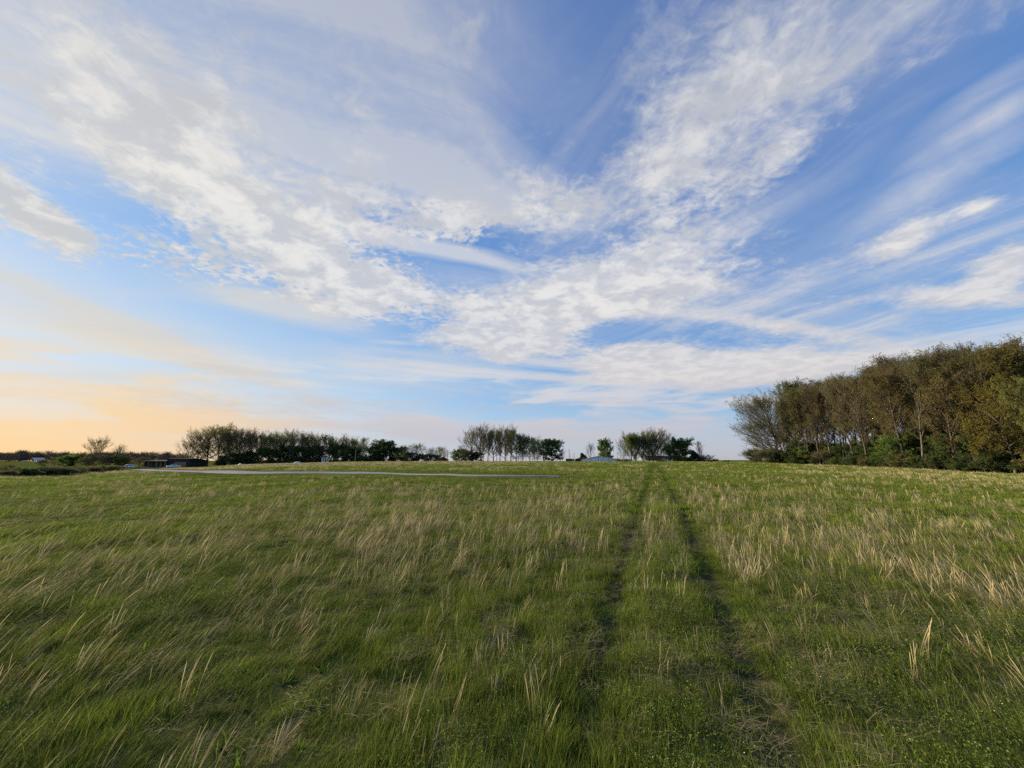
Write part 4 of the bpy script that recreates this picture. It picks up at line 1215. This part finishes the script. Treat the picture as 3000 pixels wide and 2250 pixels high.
# ---------------------------------------------------------------- far left: valley trees and hedge
def build_far_left():
    put('oak', 276, 320, 1269, 'tall round budding tree standing alone above the far left brush', C_GOLD, var=1, wide=.95)
    put('bare', 352, 310, 1291, 'bare leaning tree left of the dark house', C_BROWN, wide=.8)
    put('bare', 338, 312, 1302, 'small bare tree beside the leaning one', C_BROWN)
    put('bare', 392, 330, 1322, 'thin bare tree above the dark house roof', C_BROWN)
    rows = [(14, 1364, 190), (30, 1358, 200), (132, 1343, 330), (165, 1336, 320), (198, 1330, 310), (228, 1326, 312), (255, 1332, 300), (288, 1322, 310), (312, 1330, 300), (338, 1328, 305), (362, 1332, 300), (384, 1334, 305), (415, 1336, 310)]
    words = ['lone', 'twiggy', 'brown', 'dull brown', 'grey-brown', 'thick', 'green-tinged', 'dark', 'leafy', 'ragged', 'bushy', 'low', 'last']
    for k, ((px, row, d), w) in enumerate(zip(rows, words)):
        put(['understory', 'oak', 'bare_shrub', 'oak_leafy', 'understory'][k % 5] if k > 1 else 'bare_shrub', px, d, row, '%s bush, %s from the left in the brush before the far left wood' % (w, ordinal(k + 1)),
            trng.choice([C_BROWN, C_OLIVE, C_BROWN, C_GREEN]), name='bush', cat='bush', group='brush on the far left', wide=1.3)
    for k in range(36):
        px = 14 + 345 * (k + .6 * trng.random()) / 36
        d = np.interp(px, [0, 200, 350, 440], [72, 84, 118, 140]) + trng.uniform(0, 9)
        x, y, z = at_px(px, d)
        h = height_to_row(px, d, np.interp(px, [0, 60, 100, 250, 440], [1384, 1374, 1372, 1370, 1364]) - trng.uniform(0, 7))
        tree(trng.choice(['shrub', 'bare_shrub']), x, y, max(.6, h), 'dark scrub bush in the field-edge hedge, %s from the left' % ordinal(k + 1), trng.choice([C_DARK, C_BROWN]), name='shrub', cat='shrub', group='hedge along the left edge of the field', wide=2.0)
    # the far wood itself: a mass of crowns on the opposite slope
    rng = np.random.default_rng(3)
    n = 300
    px = rng.uniform(-60, 560, n); dist = rng.uniform(820, 1250, n)
    xyz = np.array([at_px(a, b) for a, b in zip(px, dist)]) - np.array([0, 0, 2.4])
    sc = rng.uniform(.75, 1.15, n)
    protos = [PROTO['oak'][0], PROTO['bare'][0], PROTO['oak'][1]]
    ms = []
    for k, p in enumerate(protos):
        c = p['crown']; t_ = p['trunk']
        v1 = np.zeros(len(c.vertices) * 3, np.float32); c.vertices.foreach_get('co', v1)
        v2 = np.zeros(len(t_.vertices) * 3, np.float32); t_.vertices.foreach_get('co', v2)
        q1 = np.zeros(len(c.loops), np.int32); c.loops.foreach_get('vertex_index', q1)
        q2 = np.zeros(len(t_.loops), np.int32); t_.loops.foreach_get('vertex_index', q2)
        me = np_mesh('far_crown', np.concatenate([v1.reshape(-1, 3), v2.reshape(-1, 3)]), np.concatenate([q1.reshape(-1, 4), q2.reshape(-1, 4) + len(c.vertices)]))
        mi = np.zeros(len(c.polygons), np.int32); c.polygons.foreach_get('material_index', mi)
        me.materials.append(M_BARK); me.materials.append(M_FARLEAF)
        me.polygons.foreach_set('material_index', np.concatenate([mi, np.zeros(len(t_.polygons), np.int32)]))
        ms.append(me)
    o = scatter('distant_wood', ms, xyz, rng.random(n) * 6.28, np.column_stack([sc * 1.1, sc * 1.1, sc]))
    tag(o, 'brown wooded slope on the far left skyline', 'wood', kind='stuff')
M_FARLEAF = simple_mat('far_spring_leaves', (.20, .15, .095), .8, .1, .35, .25)
build_far_left()

# ================================================================== buildings, vehicles and small things
class MB:
    """collects boxes, prisms and tubes into one mesh object"""
    def __init__(self): self.v = []; self.f = []
    def quadbox(self, pts):
        o = len(self.v); self.v += [tuple(p) for p in pts]
        self.f += [tuple(o + i for i in q) for q in ((0, 3, 2, 1), (4, 5, 6, 7), (0, 1, 5, 4), (1, 2, 6, 5), (2, 3, 7, 6), (3, 0, 4, 7))]
        return self
    def box(self, x0, x1, y0, y1, z0, z1):
        return self.quadbox([(x0, y0, z0), (x1, y0, z0), (x1, y1, z0), (x0, y1, z0), (x0, y0, z1), (x1, y0, z1), (x1, y1, z1), (x0, y1, z1)])
    def prism(self, prof, y0, y1):
        """profile of (x, z) points run along y"""
        n = len(prof); o = len(self.v)
        self.v += [(x, y0, z) for x, z in prof] + [(x, y1, z) for x, z in prof]
        self.f.append(tuple(o + i for i in range(n))); self.f.append(tuple(o + n + i for i in reversed(range(n))))
        self.f += [(o + i, o + n + i, o + n + (i + 1) % n, o + (i + 1) % n) for i in range(n)]
        return self
    def prism_x(self, prof, x0, x1):
        n = len(prof); o = len(self.v)
        self.v += [(x0, y, z) for y, z in prof] + [(x1, y, z) for y, z in prof]
        self.f.append(tuple(o + i for i in reversed(range(n)))); self.f.append(tuple(o + n + i for i in range(n)))
        self.f += [(o + i, o + (i + 1) % n, o + n + (i + 1) % n, o + n + i) for i in range(n)]
        return self
    def cyl(self, p0, p1, r0, r1=None, n=10):
        r1 = r0 if r1 is None else r1
        p0 = Vector(p0); p1 = Vector(p1); d = (p1 - p0).normalized()
        a = d.orthogonal().normalized(); b = d.cross(a); o = len(self.v)
        for p, r in ((p0, r0), (p1, r1)):
            for k in range(n):
                t = 2 * math.pi * k / n
                self.v.append(tuple(p + a * r * math.cos(t) + b * r * math.sin(t)))
        self.f += [(o + k, o + (k + 1) % n, o + n + (k + 1) % n, o + n + k) for k in range(n)]
        self.f.append(tuple(o + k for k in reversed(range(n)))); self.f.append(tuple(o + n + k for k in range(n)))
        return self
    def dome(self, c, rx, ry, rz, nu=14, nv=6, full=False):
        o = len(self.v); rows = nv + 1
        for i in range(rows):
            e = (math.pi / 2) * i / nv if not full else -math.pi / 2 + math.pi * i / nv
            for k in range(nu):
                t = 2 * math.pi * k / nu
                self.v.append((c[0] + rx * math.cos(e) * math.cos(t), c[1] + ry * math.cos(e) * math.sin(t), c[2] + rz * math.sin(e)))
        self.f += [(o + i * nu + k, o + i * nu + (k + 1) % nu, o + (i + 1) * nu + (k + 1) % nu, o + (i + 1) * nu + k) for i in range(nv) for k in range(nu)]
        return self
    def build(self, name, mat, parent, smooth=False):
        return new_obj(name, self.v, self.f, mat, parent, smooth)

M_WHITE = simple_mat('white_paint', (.74, .75, .76), .5, .4, .12, 1.5)
M_METALW = simple_mat('white_metal_siding', (.78, .82, .86), .42, .5, .10, .6)
M_TRIM = simple_mat('grey_trim', (.25, .28, .33), .6, .3, .2)
M_DARKW = simple_mat('dark_weathered_boards', (.045, .040, .036), .85, .2, .4, 1.2)
M_DARKR = simple_mat('dark_roofing', (.040, .038, .040), .95, .03, .35, .8)
M_TAN = simple_mat('tan_boards', (.36, .19, .085), .8, .2, .25, 1.5)
M_REDR = simple_mat('rusty_red_roof', (.26, .055, .035), .7, .25, .35, 1.2)
M_REDW = simple_mat('red_brown_boards', (.16, .045, .035), .85, .2, .35, 1.5)
M_TEAL = simple_mat('teal_paint', (.10, .32, .36), .6, .3, .2)
M_BLUE = simple_mat('blue_paint', (.10, .17, .42), .6, .3, .2)
M_POLE = simple_mat('weathered_pole', (.20, .155, .115), .9, .15, .35, 2.0)
M_GALV = simple_mat('galvanised_metal', (.45, .47, .50), .45, .5, .2, 2.0, .4)
M_TYRE = simple_mat('tyre_rubber', (.03, .03, .03), .85, .2, .2)
M_CARP = simple_mat('white_car_paint', (.78, .79, .80), .28, .5, .05)
M_LIGHT = simple_mat('lamp_lens', (.55, .10, .06), .3, .5, .1)
M_TARP = simple_mat('pale_tarpaulin', (.66, .66, .68), .7, .3, .2, 2.5)
M_WOOD = simple_mat('bare_timber', (.28, .21, .13), .85, .2, .3)
def glass_mat():
    m, g, out = material('dark_window_glass')
    n = g.noise(g.n.new('ShaderNodeTexCoord').outputs['Object'], 2.0, 3, .5)
    g.put(out.inputs[0], principled(g, g.mix(n, (.02, .025, .03), (.06, .065, .07)), .08, .6))
    return m
M_GLASS = glass_mat()

def site(name, px, dist, label, cat, turn=0.0, dz=0.0, group=None):
    x, y, z = at_px(px, dist)
    o = empty(name, (x, y, z + dz), -px_az(px) + R(turn))
    return tag(o, label, cat, group)

def window(parent, x0, x1, y, z0, z1, fm=None, out_=.04, mull=1):
    w = MB().box(x0, x1, y - .012, y + .05, z0, z1).build('window', M_GLASS, parent)
    t = .09; f = MB()
    f.box(x0 - t, x1 + t, y - out_, y - .015, z1, z1 + t).box(x0 - t, x1 + t, y - out_, y - .015, z0 - t, z0)
    f.box(x0 - t, x0, y - out_, y - .015, z0, z1).box(x1, x1 + t, y - out_, y - .015, z0, z1)
    for k in range(mull):
        xm = x0 + (x1 - x0) * (k + 1) / (mull + 1); f.box(xm - .04, xm + .04, y - out_ + .005, y - .013, z0, z1)
    f.build('frame', fm or M_WHITE, w)
    MB().box(x0 - .15, x1 + .15, y - .12, y - .001, z0 - t - .07, z0 - t).build('sill', fm or M_WHITE, w)
    return w

# ---------------------------------------------------------------- the long dark house on the left
def dark_house():
    h = site('dark_house', 556, 285, 'long low dark house with a deep porch and a tan garage door, far left', 'house', turn=-36, dz=.0)
    # local: x to the right along the front, y away; the near right corner is the origin
    MB().prism_x([(0, -1.5), (15, -1.5), (15, 3.2), (6, 4.4), (0, 4.3)], -12, 0).build('main_wall', M_DARKW, h)
    MB().prism_x([(-.5, 4.32), (6, 4.42), (15.5, 3.15), (15.5, 3.4), (6, 4.7), (-.5, 4.55)], -12.4, .5).build('roof', M_DARKR, h)
    MB().box(-25, -12.05, 1.5, 9, -1.5, 3.2).build('wing_wall', M_DARKW, h)
    MB().prism_x([(-1.8, 3.05), (9.5, 3.6), (9.5, 3.85), (-1.8, 3.32)], -25.8, -11.2).build('porch_roof', M_DARKR, h)
    for x in (-25.2, -20.5, -16, -11.8):
        MB().box(x - .13, x + .13, -1.5, -1.24, -1.5, 3.06).build('porch_post', M_WOOD, h)
    MB().box(-25.5, -11.6, -1.7, 1.45, -1.5, .1).build('porch_floor', M_WOOD, h)
    window(h, -22.5, -20.9, 1.5, 1.0, 2.5, M_TRIM); window(h, -19.4, -17.9, 1.5, 1.0, 2.5, M_TRIM); window(h, -14.2, -12.7, 1.5, 1.0, 2.5, M_TRIM)
    d = MB().box(-16.7, -15.6, 1.44, 1.6, .1, 2.5).build('door', M_WOOD, h)
    MB().box(-15.8, -15.7, 1.36, 1.43, 1.2, 1.34).build('handle', M_GALV, d)
    g = MB()
    for k in range(4): g.box(-7.6, -1.6, -.06, .02, .0 + k * .62, .58 + k * .62)
    g.build('garage_door', M_TAN, h)
    MB().box(-7.9, -1.3, -.10, -.005, 2.52, 2.72).build('door_lintel', M_TRIM, h)
dark_house()

# ---------------------------------------------------------------- vehicles
def car(px, dist, label, turn, kind='suv', dz=0.0, group='white vehicles'):
    """local: nose towards -x, length along x"""
    c = site('parked_car' if kind == 'suv' else 'pickup_truck', px, dist, label, 'car' if kind == 'suv' else 'truck', turn, dz, group)
    if kind == 'suv':
        body = [(-2.35, .42), (-2.42, .72), (-2.3, .98), (-1.25, 1.10), (-.55, 1.16), (2.15, 1.18), (2.32, 1.05), (2.36, .45)]
        cab = [(-1.25, 1.09), (-.48, 1.68), (.2, 1.78), (1.75, 1.74), (2.15, 1.17)]
        win = [[(-.98, 1.17), (-.40, 1.62), (.15, 1.66), (.15, 1.19)], [(.25, 1.19), (.25, 1.67), (1.05, 1.66), (1.05, 1.19)], [(1.15, 1.19), (1.15, 1.65), (1.66, 1.62), (1.95, 1.20)]]
    else:
        body = [(-2.75, .45), (-2.82, .78), (-2.7, 1.08), (-1.45, 1.18), (-.8, 1.22), (2.75, 1.22), (2.8, .5)]
        cab = [(-1.45, 1.17), (-.75, 1.80), (-.2, 1.88), (.95, 1.86), (1.2, 1.21)]
        win = [[(-1.15, 1.25), (-.65, 1.74), (-.15, 1.78), (-.15, 1.27)], [(-.05, 1.27), (-.05, 1.78), (.82, 1.76), (.98, 1.27)]]
    b = MB(); b.prism(body, -.92, .92); b.build('body', M_CARP, c)
    top = MB()
    n = len(cab); o = 0
    top.v = [(x, -.90 + .18 * (z - 1.1), z) for x, z in cab] + [(x, .90 - .18 * (z - 1.1), z) for x, z in cab]
    top.f = [tuple(range(n)), tuple(n + i for i in reversed(range(n)))] + [(i, n + i, n + (i + 1) % n, (i + 1) % n) for i in range(n)]
    cb = top.build('cabin', M_CARP, c)
    for s in (-1, 1):
        for poly in win:
            w = MB(); w.v = [(x, s * (.912 - .18 * (z - 1.1)), z) for x, z in poly]; w.f = [(0, 1, 2, 3)]
            w.v += [(x, s * (.86 - .18 * (z - 1.1)), z) for x, z in poly]; w.f.append((7, 6, 5, 4))
            w.f += [(i, 4 + i, 4 + (i + 1) % 4, (i + 1) % 4) for i in range(4)]
            w.build('window', M_GLASS, cb)
    ws = MB(); x0, z0 = cab[0]; x1, z1 = cab[1]
    ws.v = [(x0 + .04 - .03, -.78, z0 + .07), (x0 + .01, .78, z0 + .07), (x1 - .05, .70, z1 - .02), (x1 - .05, -.70, z1 - .02)]
    ws.v += [(x + .05, y, z - .05) for x, y, z in ws.v]
    ws.f = [(0, 3, 2, 1), (4, 5, 6, 7), (0, 1, 5, 4), (1, 2, 6, 5), (2, 3, 7, 6), (3, 0, 4, 7)]
    ws.build('windscreen', M_GLASS, cb)
    if kind != 'suv':
        MB().box(1.25, 2.72, -.78, .78, 1.225, 1.24).build('load_bed', M_TYRE, c)
    for x in ((-1.5, 1.45) if kind == 'suv' else (-1.75, 1.75)):
        for s in (-1, 1):
            w = MB().cyl((x, s * .72, .36), (x, s * .945, .36), .36, n=16).build('wheel', M_TYRE, c)
            MB().cyl((x, s * .946, .36), (x, s * .96, .36), .21, n=12).build('rim', M_GALV, w)
    for s in (-1, 1):
        MB().box(body[1][0] - .02, body[1][0] + .10, s * .62 - .14, s * .62 + .14, .74, .90).build('headlight', M_WHITE, c)
        MB().box(body[-1][0] - .06, body[-1][0] + .03, s * .74 - .10, s * .74 + .10, .78, 1.02).build('tail_light', M_LIGHT, c)
    MB().box(body[0][0] - .10, body[0][0] + .1, -.9, .9, .42, .60).build('bumper', M_TRIM, c)
    return c
car(377, 262, 'white car with a sloping nose, parked left of the dark house', 8, 'suv', dz=.25)
car(512, 268, 'white pickup truck parked in front of the dark house garage', 4, 'pickup', dz=.05)
car(2029, 205, 'white car parked right of the long dark outbuilding', 0, 'suv', dz=.2)
car(112, 735, 'white vehicle before the pale-roofed far left farm building, left of two', 10, 'pickup', dz=.3)
car(125, 737, 'white vehicle before the pale-roofed far left farm building, right of two', 0, 'suv', dz=.3)
car(72, 750, 'tiny white vehicle in the far left pasture', 0, 'suv', dz=.3)

# ---------------------------------------------------------------- far left farm building
def far_farm():
    h = site('farm_building', 115, 760, 'long farm building with a pale metal roof below the far left wood', 'building', turn=12)
    MB().prism([(-4.2, -1.5), (4.2, -1.5), (4.2, 2.6), (-4.2, 2.6)], 0, 8).build('wall', M_DARKW, h)
    MB().prism_x([(-.6, 2.55), (4, 4.8), (8.6, 2.55), (8.6, 2.75), (4, 5.02), (-.6, 2.75)], -4.8, 4.8).build('roof', M_GALV, h)
    for x in (-2.7, .2, 2.9): MB().box(x - 1.2, x + 1.2, -.08, .03, 0, 2.2).build('door', M_METALW, h)
far_farm()

# ---------------------------------------------------------------- white kiosk on the rise
def kiosk():
    h = site('white_kiosk', 953, 176, 'small white hut with a dark doorway and flat overhanging roof before the left-hand wood', 'hut', dz=.0)
    x, y, z = at_px(953, 176)
    top = height_to_row(953, 176, 1341.5)
    w = 1.32
    b = MB().box(-w, w, 0, 2.2, -.6, top - .18); b.build('wall', M_WHITE, h)
    MB().prism_x([(-.45, top + .02), (2.5, top - .22), (2.5, top - .12), (-.45, top + .12)], -w - .1, w + .55).build('roof', M_GALV, h)
    d = MB().box(-.12, .42, -.03, .03, -.3, top - .45).build('door', M_GLASS, h)
    MB().box(-.22, -.125, -.06, -.001, -.3, top - .40).build('jamb', M_WHITE, d)
    window(h, -.85, -.45, 0, top - 1.15, top - .55, M_TRIM, mull=0)
    window(h, .72, 1.08, 0, top - 1.05, top - .70, M_TRIM, mull=0)
kiosk()

# ---------------------------------------------------------------- white metal barn of the farmstead
def barn():
    h = site('metal_barn', 1757, 262, 'long low white metal barn with sliding doors on the skyline', 'barn')
    ap = height_to_row(1757, 262, 1335.5); le = height_to_row(1702, 262, 1346.5); re = height_to_row(1812, 262, 1346)
    wl, wr = -12.4, 12.9
    x0 = -.6
    MB().prism([(wl, -1.5), (wr, -1.5), (wr, re - .12), (x0, ap - .12), (wl, le - .12)], 0, 30).build('wall', M_METALW, h)
    for a, b, za, zb, nm in ((wl - .5, x0, le - .05 * 3, ap, 'roof'), (x0, wr + .5, ap, re - .15, 'roof')):
        MB().quadbox([(a, -.5, za - .11), (b, -.5, zb - .11), (b, 30.5, zb - .11), (a, 30.5, za - .11), (a, -.5, za + .05), (b, -.5, zb + .05), (b, 30.5, zb + .05), (a, 30.5, za + .05)]).build(nm, M_METALW, h)
    def door(xa, xb, top):
        d = MB().box(xa, xb, -.10, -.02, -1.5, top).build('sliding_door', M_METALW, h)
        MB().box(xa - .12, xa, -.14, -.03, -1.5, top).box(xb, xb + .12, -.14, -.03, -1.5, top).box(xa - .12, xb + .12, -.14, -.03, top, top + .16).build('frame', M_TRIM, d)
    door(-5.4, -.9, ap - 1.25); door(2.6, 5.4, ap - 1.0); door(7.2, 9.4, ap - 2.3)
    MB().box(x0 - .06, x0 + .06, -.05, -.003, -1.5, ap - .3).build('corner_trim', M_TRIM, h)
    for k in range(14):
        xx = wl + .9 + k * 1.78
        zt = le + (ap - le) * (xx - wl) / (x0 - wl) if xx < x0 else ap + (re - ap) * (xx - x0) / (wr - x0)
        MB().box(xx - .025, xx + .025, -.03, -.003, -1.5, zt - .3).build('siding_rib', M_TRIM if k % 5 == 0 else M_METALW, h)
barn()

def dark_trailer():
    h = site('dark_trailer', 1667, 230, 'dark box trailer with a white roof left of the barn', 'trailer')
    t = height_to_row(1667, 230, 1343.5); w = 1.85
    MB().box(-w, w, 0, 2.4, -.6, t - .2).build('box_body', M_REDW, h)
    MB().box(-w - .08, w + .08, -.08, 2.5, t - .195, t).build('roof', M_WHITE, h)
    for s in (-1.0, 1.0):
        MB().cyl((s, -.05, -.55), (s, .12, -.55), .38, n=12).build('wheel', M_TYRE, h)
    for s in (-.9, .9): MB().box(s - .82, s + .82, -.04, -.003, -.4, t - .45).build('door_leaf', M_DARKW, h)
dark_trailer()

def white_box():
    h = site('white_shed', 1679, 232, 'narrow white box shed between the dark trailer and the red shed', 'shed')
    t = height_to_row(1679, 232, 1344)
    MB().box(-.8, .8, 0, 1.8, -.6, t - .12).build('wall', M_METALW, h)
    MB().prism_x([(-.15, t - .115), (1.95, t - .115), (1.95, t - .04), (-.15, t + .04)], -.9, .9).build('roof', M_GALV, h)
    MB().box(-.35, .35, -.04, -.002, -.6, t - .5).build('door', M_TRIM, h)
white_box()

def gable_shed(name, px, dist, row, halfw, label, wall, roof, eave_row):
    h = site(name, px, dist, label, 'shed')
    ap = height_to_row(px, dist, row); ev = height_to_row(px, dist, eave_row)
    MB().prism([(-halfw, -1.2), (halfw, -1.2), (halfw, ev), (0, ap - .15), (-halfw, ev)], 0, 3.2).build('wall', wall, h)
    k = (ap - .15 - ev) / halfw
    for s in (-1, 1):
        a, b = s * (halfw + .35), 0
        za, zb = ev - k * .35 + .02, ap - .13
        MB().quadbox([(a, -.3, za), (b, -.3, zb), (b, 3.5, zb), (a, 3.5, za), (a, -.3, za + .16), (b, -.3, zb + .16), (b, 3.5, zb + .16), (a, 3.5, za + .16)]).build('roof', roof, h)
    d = MB().box(-.45, .45, -.05, -.003, -1.2, ev - .15).build('door', M_DARKW, h)
    MB().box(.28, .36, -.10, -.051, ev * .3, ev * .3 + .12).build('handle', M_GALV, d)
gable_shed('red_shed', 1693, 226, 1342, 1.75, 'small red-brown gabled shed at the left end of the barn', M_REDW, M_REDW, 1347)
gable_shed('red_roofed_shed', 1299, 186, 1337.5, 2.35, 'low shed with a rusty red roof left of the central grove', M_REDW, M_REDR, 1347)
gable_shed('teal_hut', 1383, 178, 1337, .72, 'small teal hut half hidden among the left trunks of the grove', M_TEAL, M_TEAL, 1340)

# ---------------------------------------------------------------- the white house
def white_house():
    h = site('white_house', 1936, 214, 'white gabled house with a dark roof under the farmstead trees', 'house')
    top = height_to_row(1936, 214, 1335); ev = height_to_row(1936, 214, 1345)
    # main body, ridge along x
    MB().prism_x([(2, -1.2), (10, -1.2), (10, ev), (6, top - .2), (2, ev)], -7.2, 7.2).build('wall', M_WHITE, h)
    MB().prism_x([(1.4, ev - .35), (6, top - .18), (10.6, ev - .35), (10.6, ev - .15), (6, top), (1.4, ev - .15)], -7.8, 7.8).build('roof', M_DARKR, h)
    # front gable
    ga = height_to_row(1943, 214, 1337.5); ge = ev - .55; gx = 1.2; gw = 3.4
    MB().prism([(gx - gw, -1.2), (gx + gw, -1.2), (gx + gw, ge), (gx, ga - .2), (gx - gw, ge)], -1.2, 2.6).build('gable_wall', M_WHITE, h)
    for s in (-1, 1):
        a = gx + s * (gw + .5); za = ge - (ga - .2 - ge) / gw * .5
        MB().quadbox([(a, -1.7, za), (gx, -1.7, ga - .18), (gx, 5.0, ga - .18), (a, 5.0, za), (a, -1.7, za + .2), (gx, -1.7, ga + .02), (gx, 5.0, ga + .02), (a, 5.0, za + .2)]).build('gable_roof', M_DARKR, h)
    window(h, gx - 1.9, gx + .9, -1.2, -.3, ge - .35, M_WHITE, mull=2)
    window(h, -5.6, -4.4, 2.0, .0, 1.2, M_WHITE); window(h, -3.6, -2.7, 2.0, .0, 1.2, M_WHITE)
    d = MB().box(5.0, 5.9, 1.93, 2.03, -1.2, 1.0).build('door', M_DARKW, h)
    MB().box(5.7, 5.78, 1.86, 1.92, -.1, .05).build('handle', M_GALV, d)
    MB().box(-3.6, -3.1, 6.6, 7.1, top - .9, top + .5).build('chimney', M_REDW, h)
white_house()

def outbuilding():
    h = site('dark_outbuilding', 1998, 218, 'long dark low outbuilding right of the white house', 'building')
    t = height_to_row(1998, 218, 1341.5)
    MB().box(-5.0, 5.2, 0, 6, -1.2, t - .6).build('wall', M_DARKW, h)
    MB().prism_x([(-.5, t - .62), (3, t - .05), (6.5, t - .62), (6.5, t - .45), (3, t + .08), (-.5, t - .45)], -5.5, 5.7).build('roof', M_DARKR, h)
    for x in (-3.2, 0.2, 3.4): window(h, x - .5, x + .5, 0, .1, 1.0, M_TRIM)
    MB().box(-1.9, -1.0, -.05, -.003, -1.2, 1.1).build('door', M_DARKW, h)
outbuilding()

# ---------------------------------------------------------------- poles, posts, tarpaulins
def pole(px, dist, row, label, arm=False, r=.14, name='utility_pole'):
    h = site(name, px, dist, label, 'pole', group='wooden poles')
    t = height_to_row(px, dist, row)
    MB().cyl((0, 0, -.6), (0, 0, t), r, r * .7, 10).build('shaft', M_POLE, h)
    if arm:
        MB().box(-.9, .9, -.06 - r, .06 - r, t - .75, t - .6).build('cross_arm', M_POLE, h)
        for x in (-.75, 0, .75): MB().cyl((x, -r, t - .6), (x, -r, t - .42), .05, .03, 8).build('insulator', M_GALV, h)
    else:
        MB().cyl((0, 0, t), (0, 0, t + .08), r * .85, r * .5, 10).build('cap', M_GALV, h)
pole(1041, 206, 1318, 'pale wooden pole before the right part of the left-hand wood', r=.20)
pole(1311, 178, 1318, 'thin pale pole right of the red-roofed shed', r=.13)
pole(1668, 236, 1316, 'tall dark pole above the dark trailer', r=.18)
pole(1672, 252, 1327, 'short pole just right of the tall pole above the trailer', r=.08)
pole(1682, 240, 1328, 'dark pole between the trailer and the red shed', r=.17)
pole(1810, 240, 1325, 'pole at the right end of the barn', arm=True, r=.12)

def white_post(px, dist, row, label, w=.28):
    h = site('white_post', px, dist, label, 'post', group='white posts before the house')
    t = height_to_row(px, dist, row)
    MB().box(-w, w, -.2, .2, -.8, t - .1).build('shaft', M_WHITE, h)
    MB().prism([(-w - .05, t - .098), (w + .05, t - .098), (0, t + .06)], -.25, .25).build('cap', M_WHITE, h)
white_post(1888, 196, 1345.5, 'white gatepost left of the white house, farther left of the pair')
white_post(1895, 196, 1348, 'shorter white gatepost left of the white house', .22)
white_post(1955, 198, 1347, 'white post at the right corner of the white house gable', .24)
white_post(1968, 198, 1346.5, 'white post between the white house and the dark outbuilding', .26)

def tarp(px, dist, row, half, label):
    h = site('tarpaulin_mound', px, dist, label, 'mound', group='pale mounds on the rise')
    t = height_to_row(px, dist, row)
    m = MB().dome((0, 0, -.4), half, 1.4, t + .4, 20, 8)
    rg = random.Random(px)
    m.v = [(x * (1 + .10 * (rg.random() - .5)), y * (1 + .12 * (rg.random() - .5)), z * (1 + .08 * (rg.random() - .5))) for x, y, z in m.v]
    m.build('cover', M_TARP, h, True)
    MB().cyl((-half - .1, -1.2, .0), (half + .1, -1.2, .0), .05, .05, 6).build('hem', M_TRIM, h)
tarp(873, 160, 1352.5, 1.6, 'pale rounded tarpaulin mound on the rise left of the white hut')
tarp(706, 165, 1357.5, .8, 'small pale mound on the rise right of the dark house')

def white_tank():
    h = site('white_tank', 1236, 170, 'small white rounded tank on the skyline left of the red-roofed shed', 'tank')
    t = height_to_row(1236, 170, 1347)
    r = max(.32, t * .32); z = t - r
    MB().cyl((-.5, 0, z), (.5, 0, z), r, r, 14).dome((-.5, 0, z), r * .7, r, r, 14, 8, True).dome((.5, 0, z), r * .7, r, r, 14, 8, True).build('vessel', M_WHITE, h, True)
    for s in (-.4, .4): MB().box(s - .08, s + .08, -.25, .25, -.5, z - r * .8).build('foot', M_TRIM, h)
    MB().cyl((0, 0, z + r), (0, 0, z + r + .14), .1, .1, 8).build('valve_cap', M_GALV, h)
white_tank()
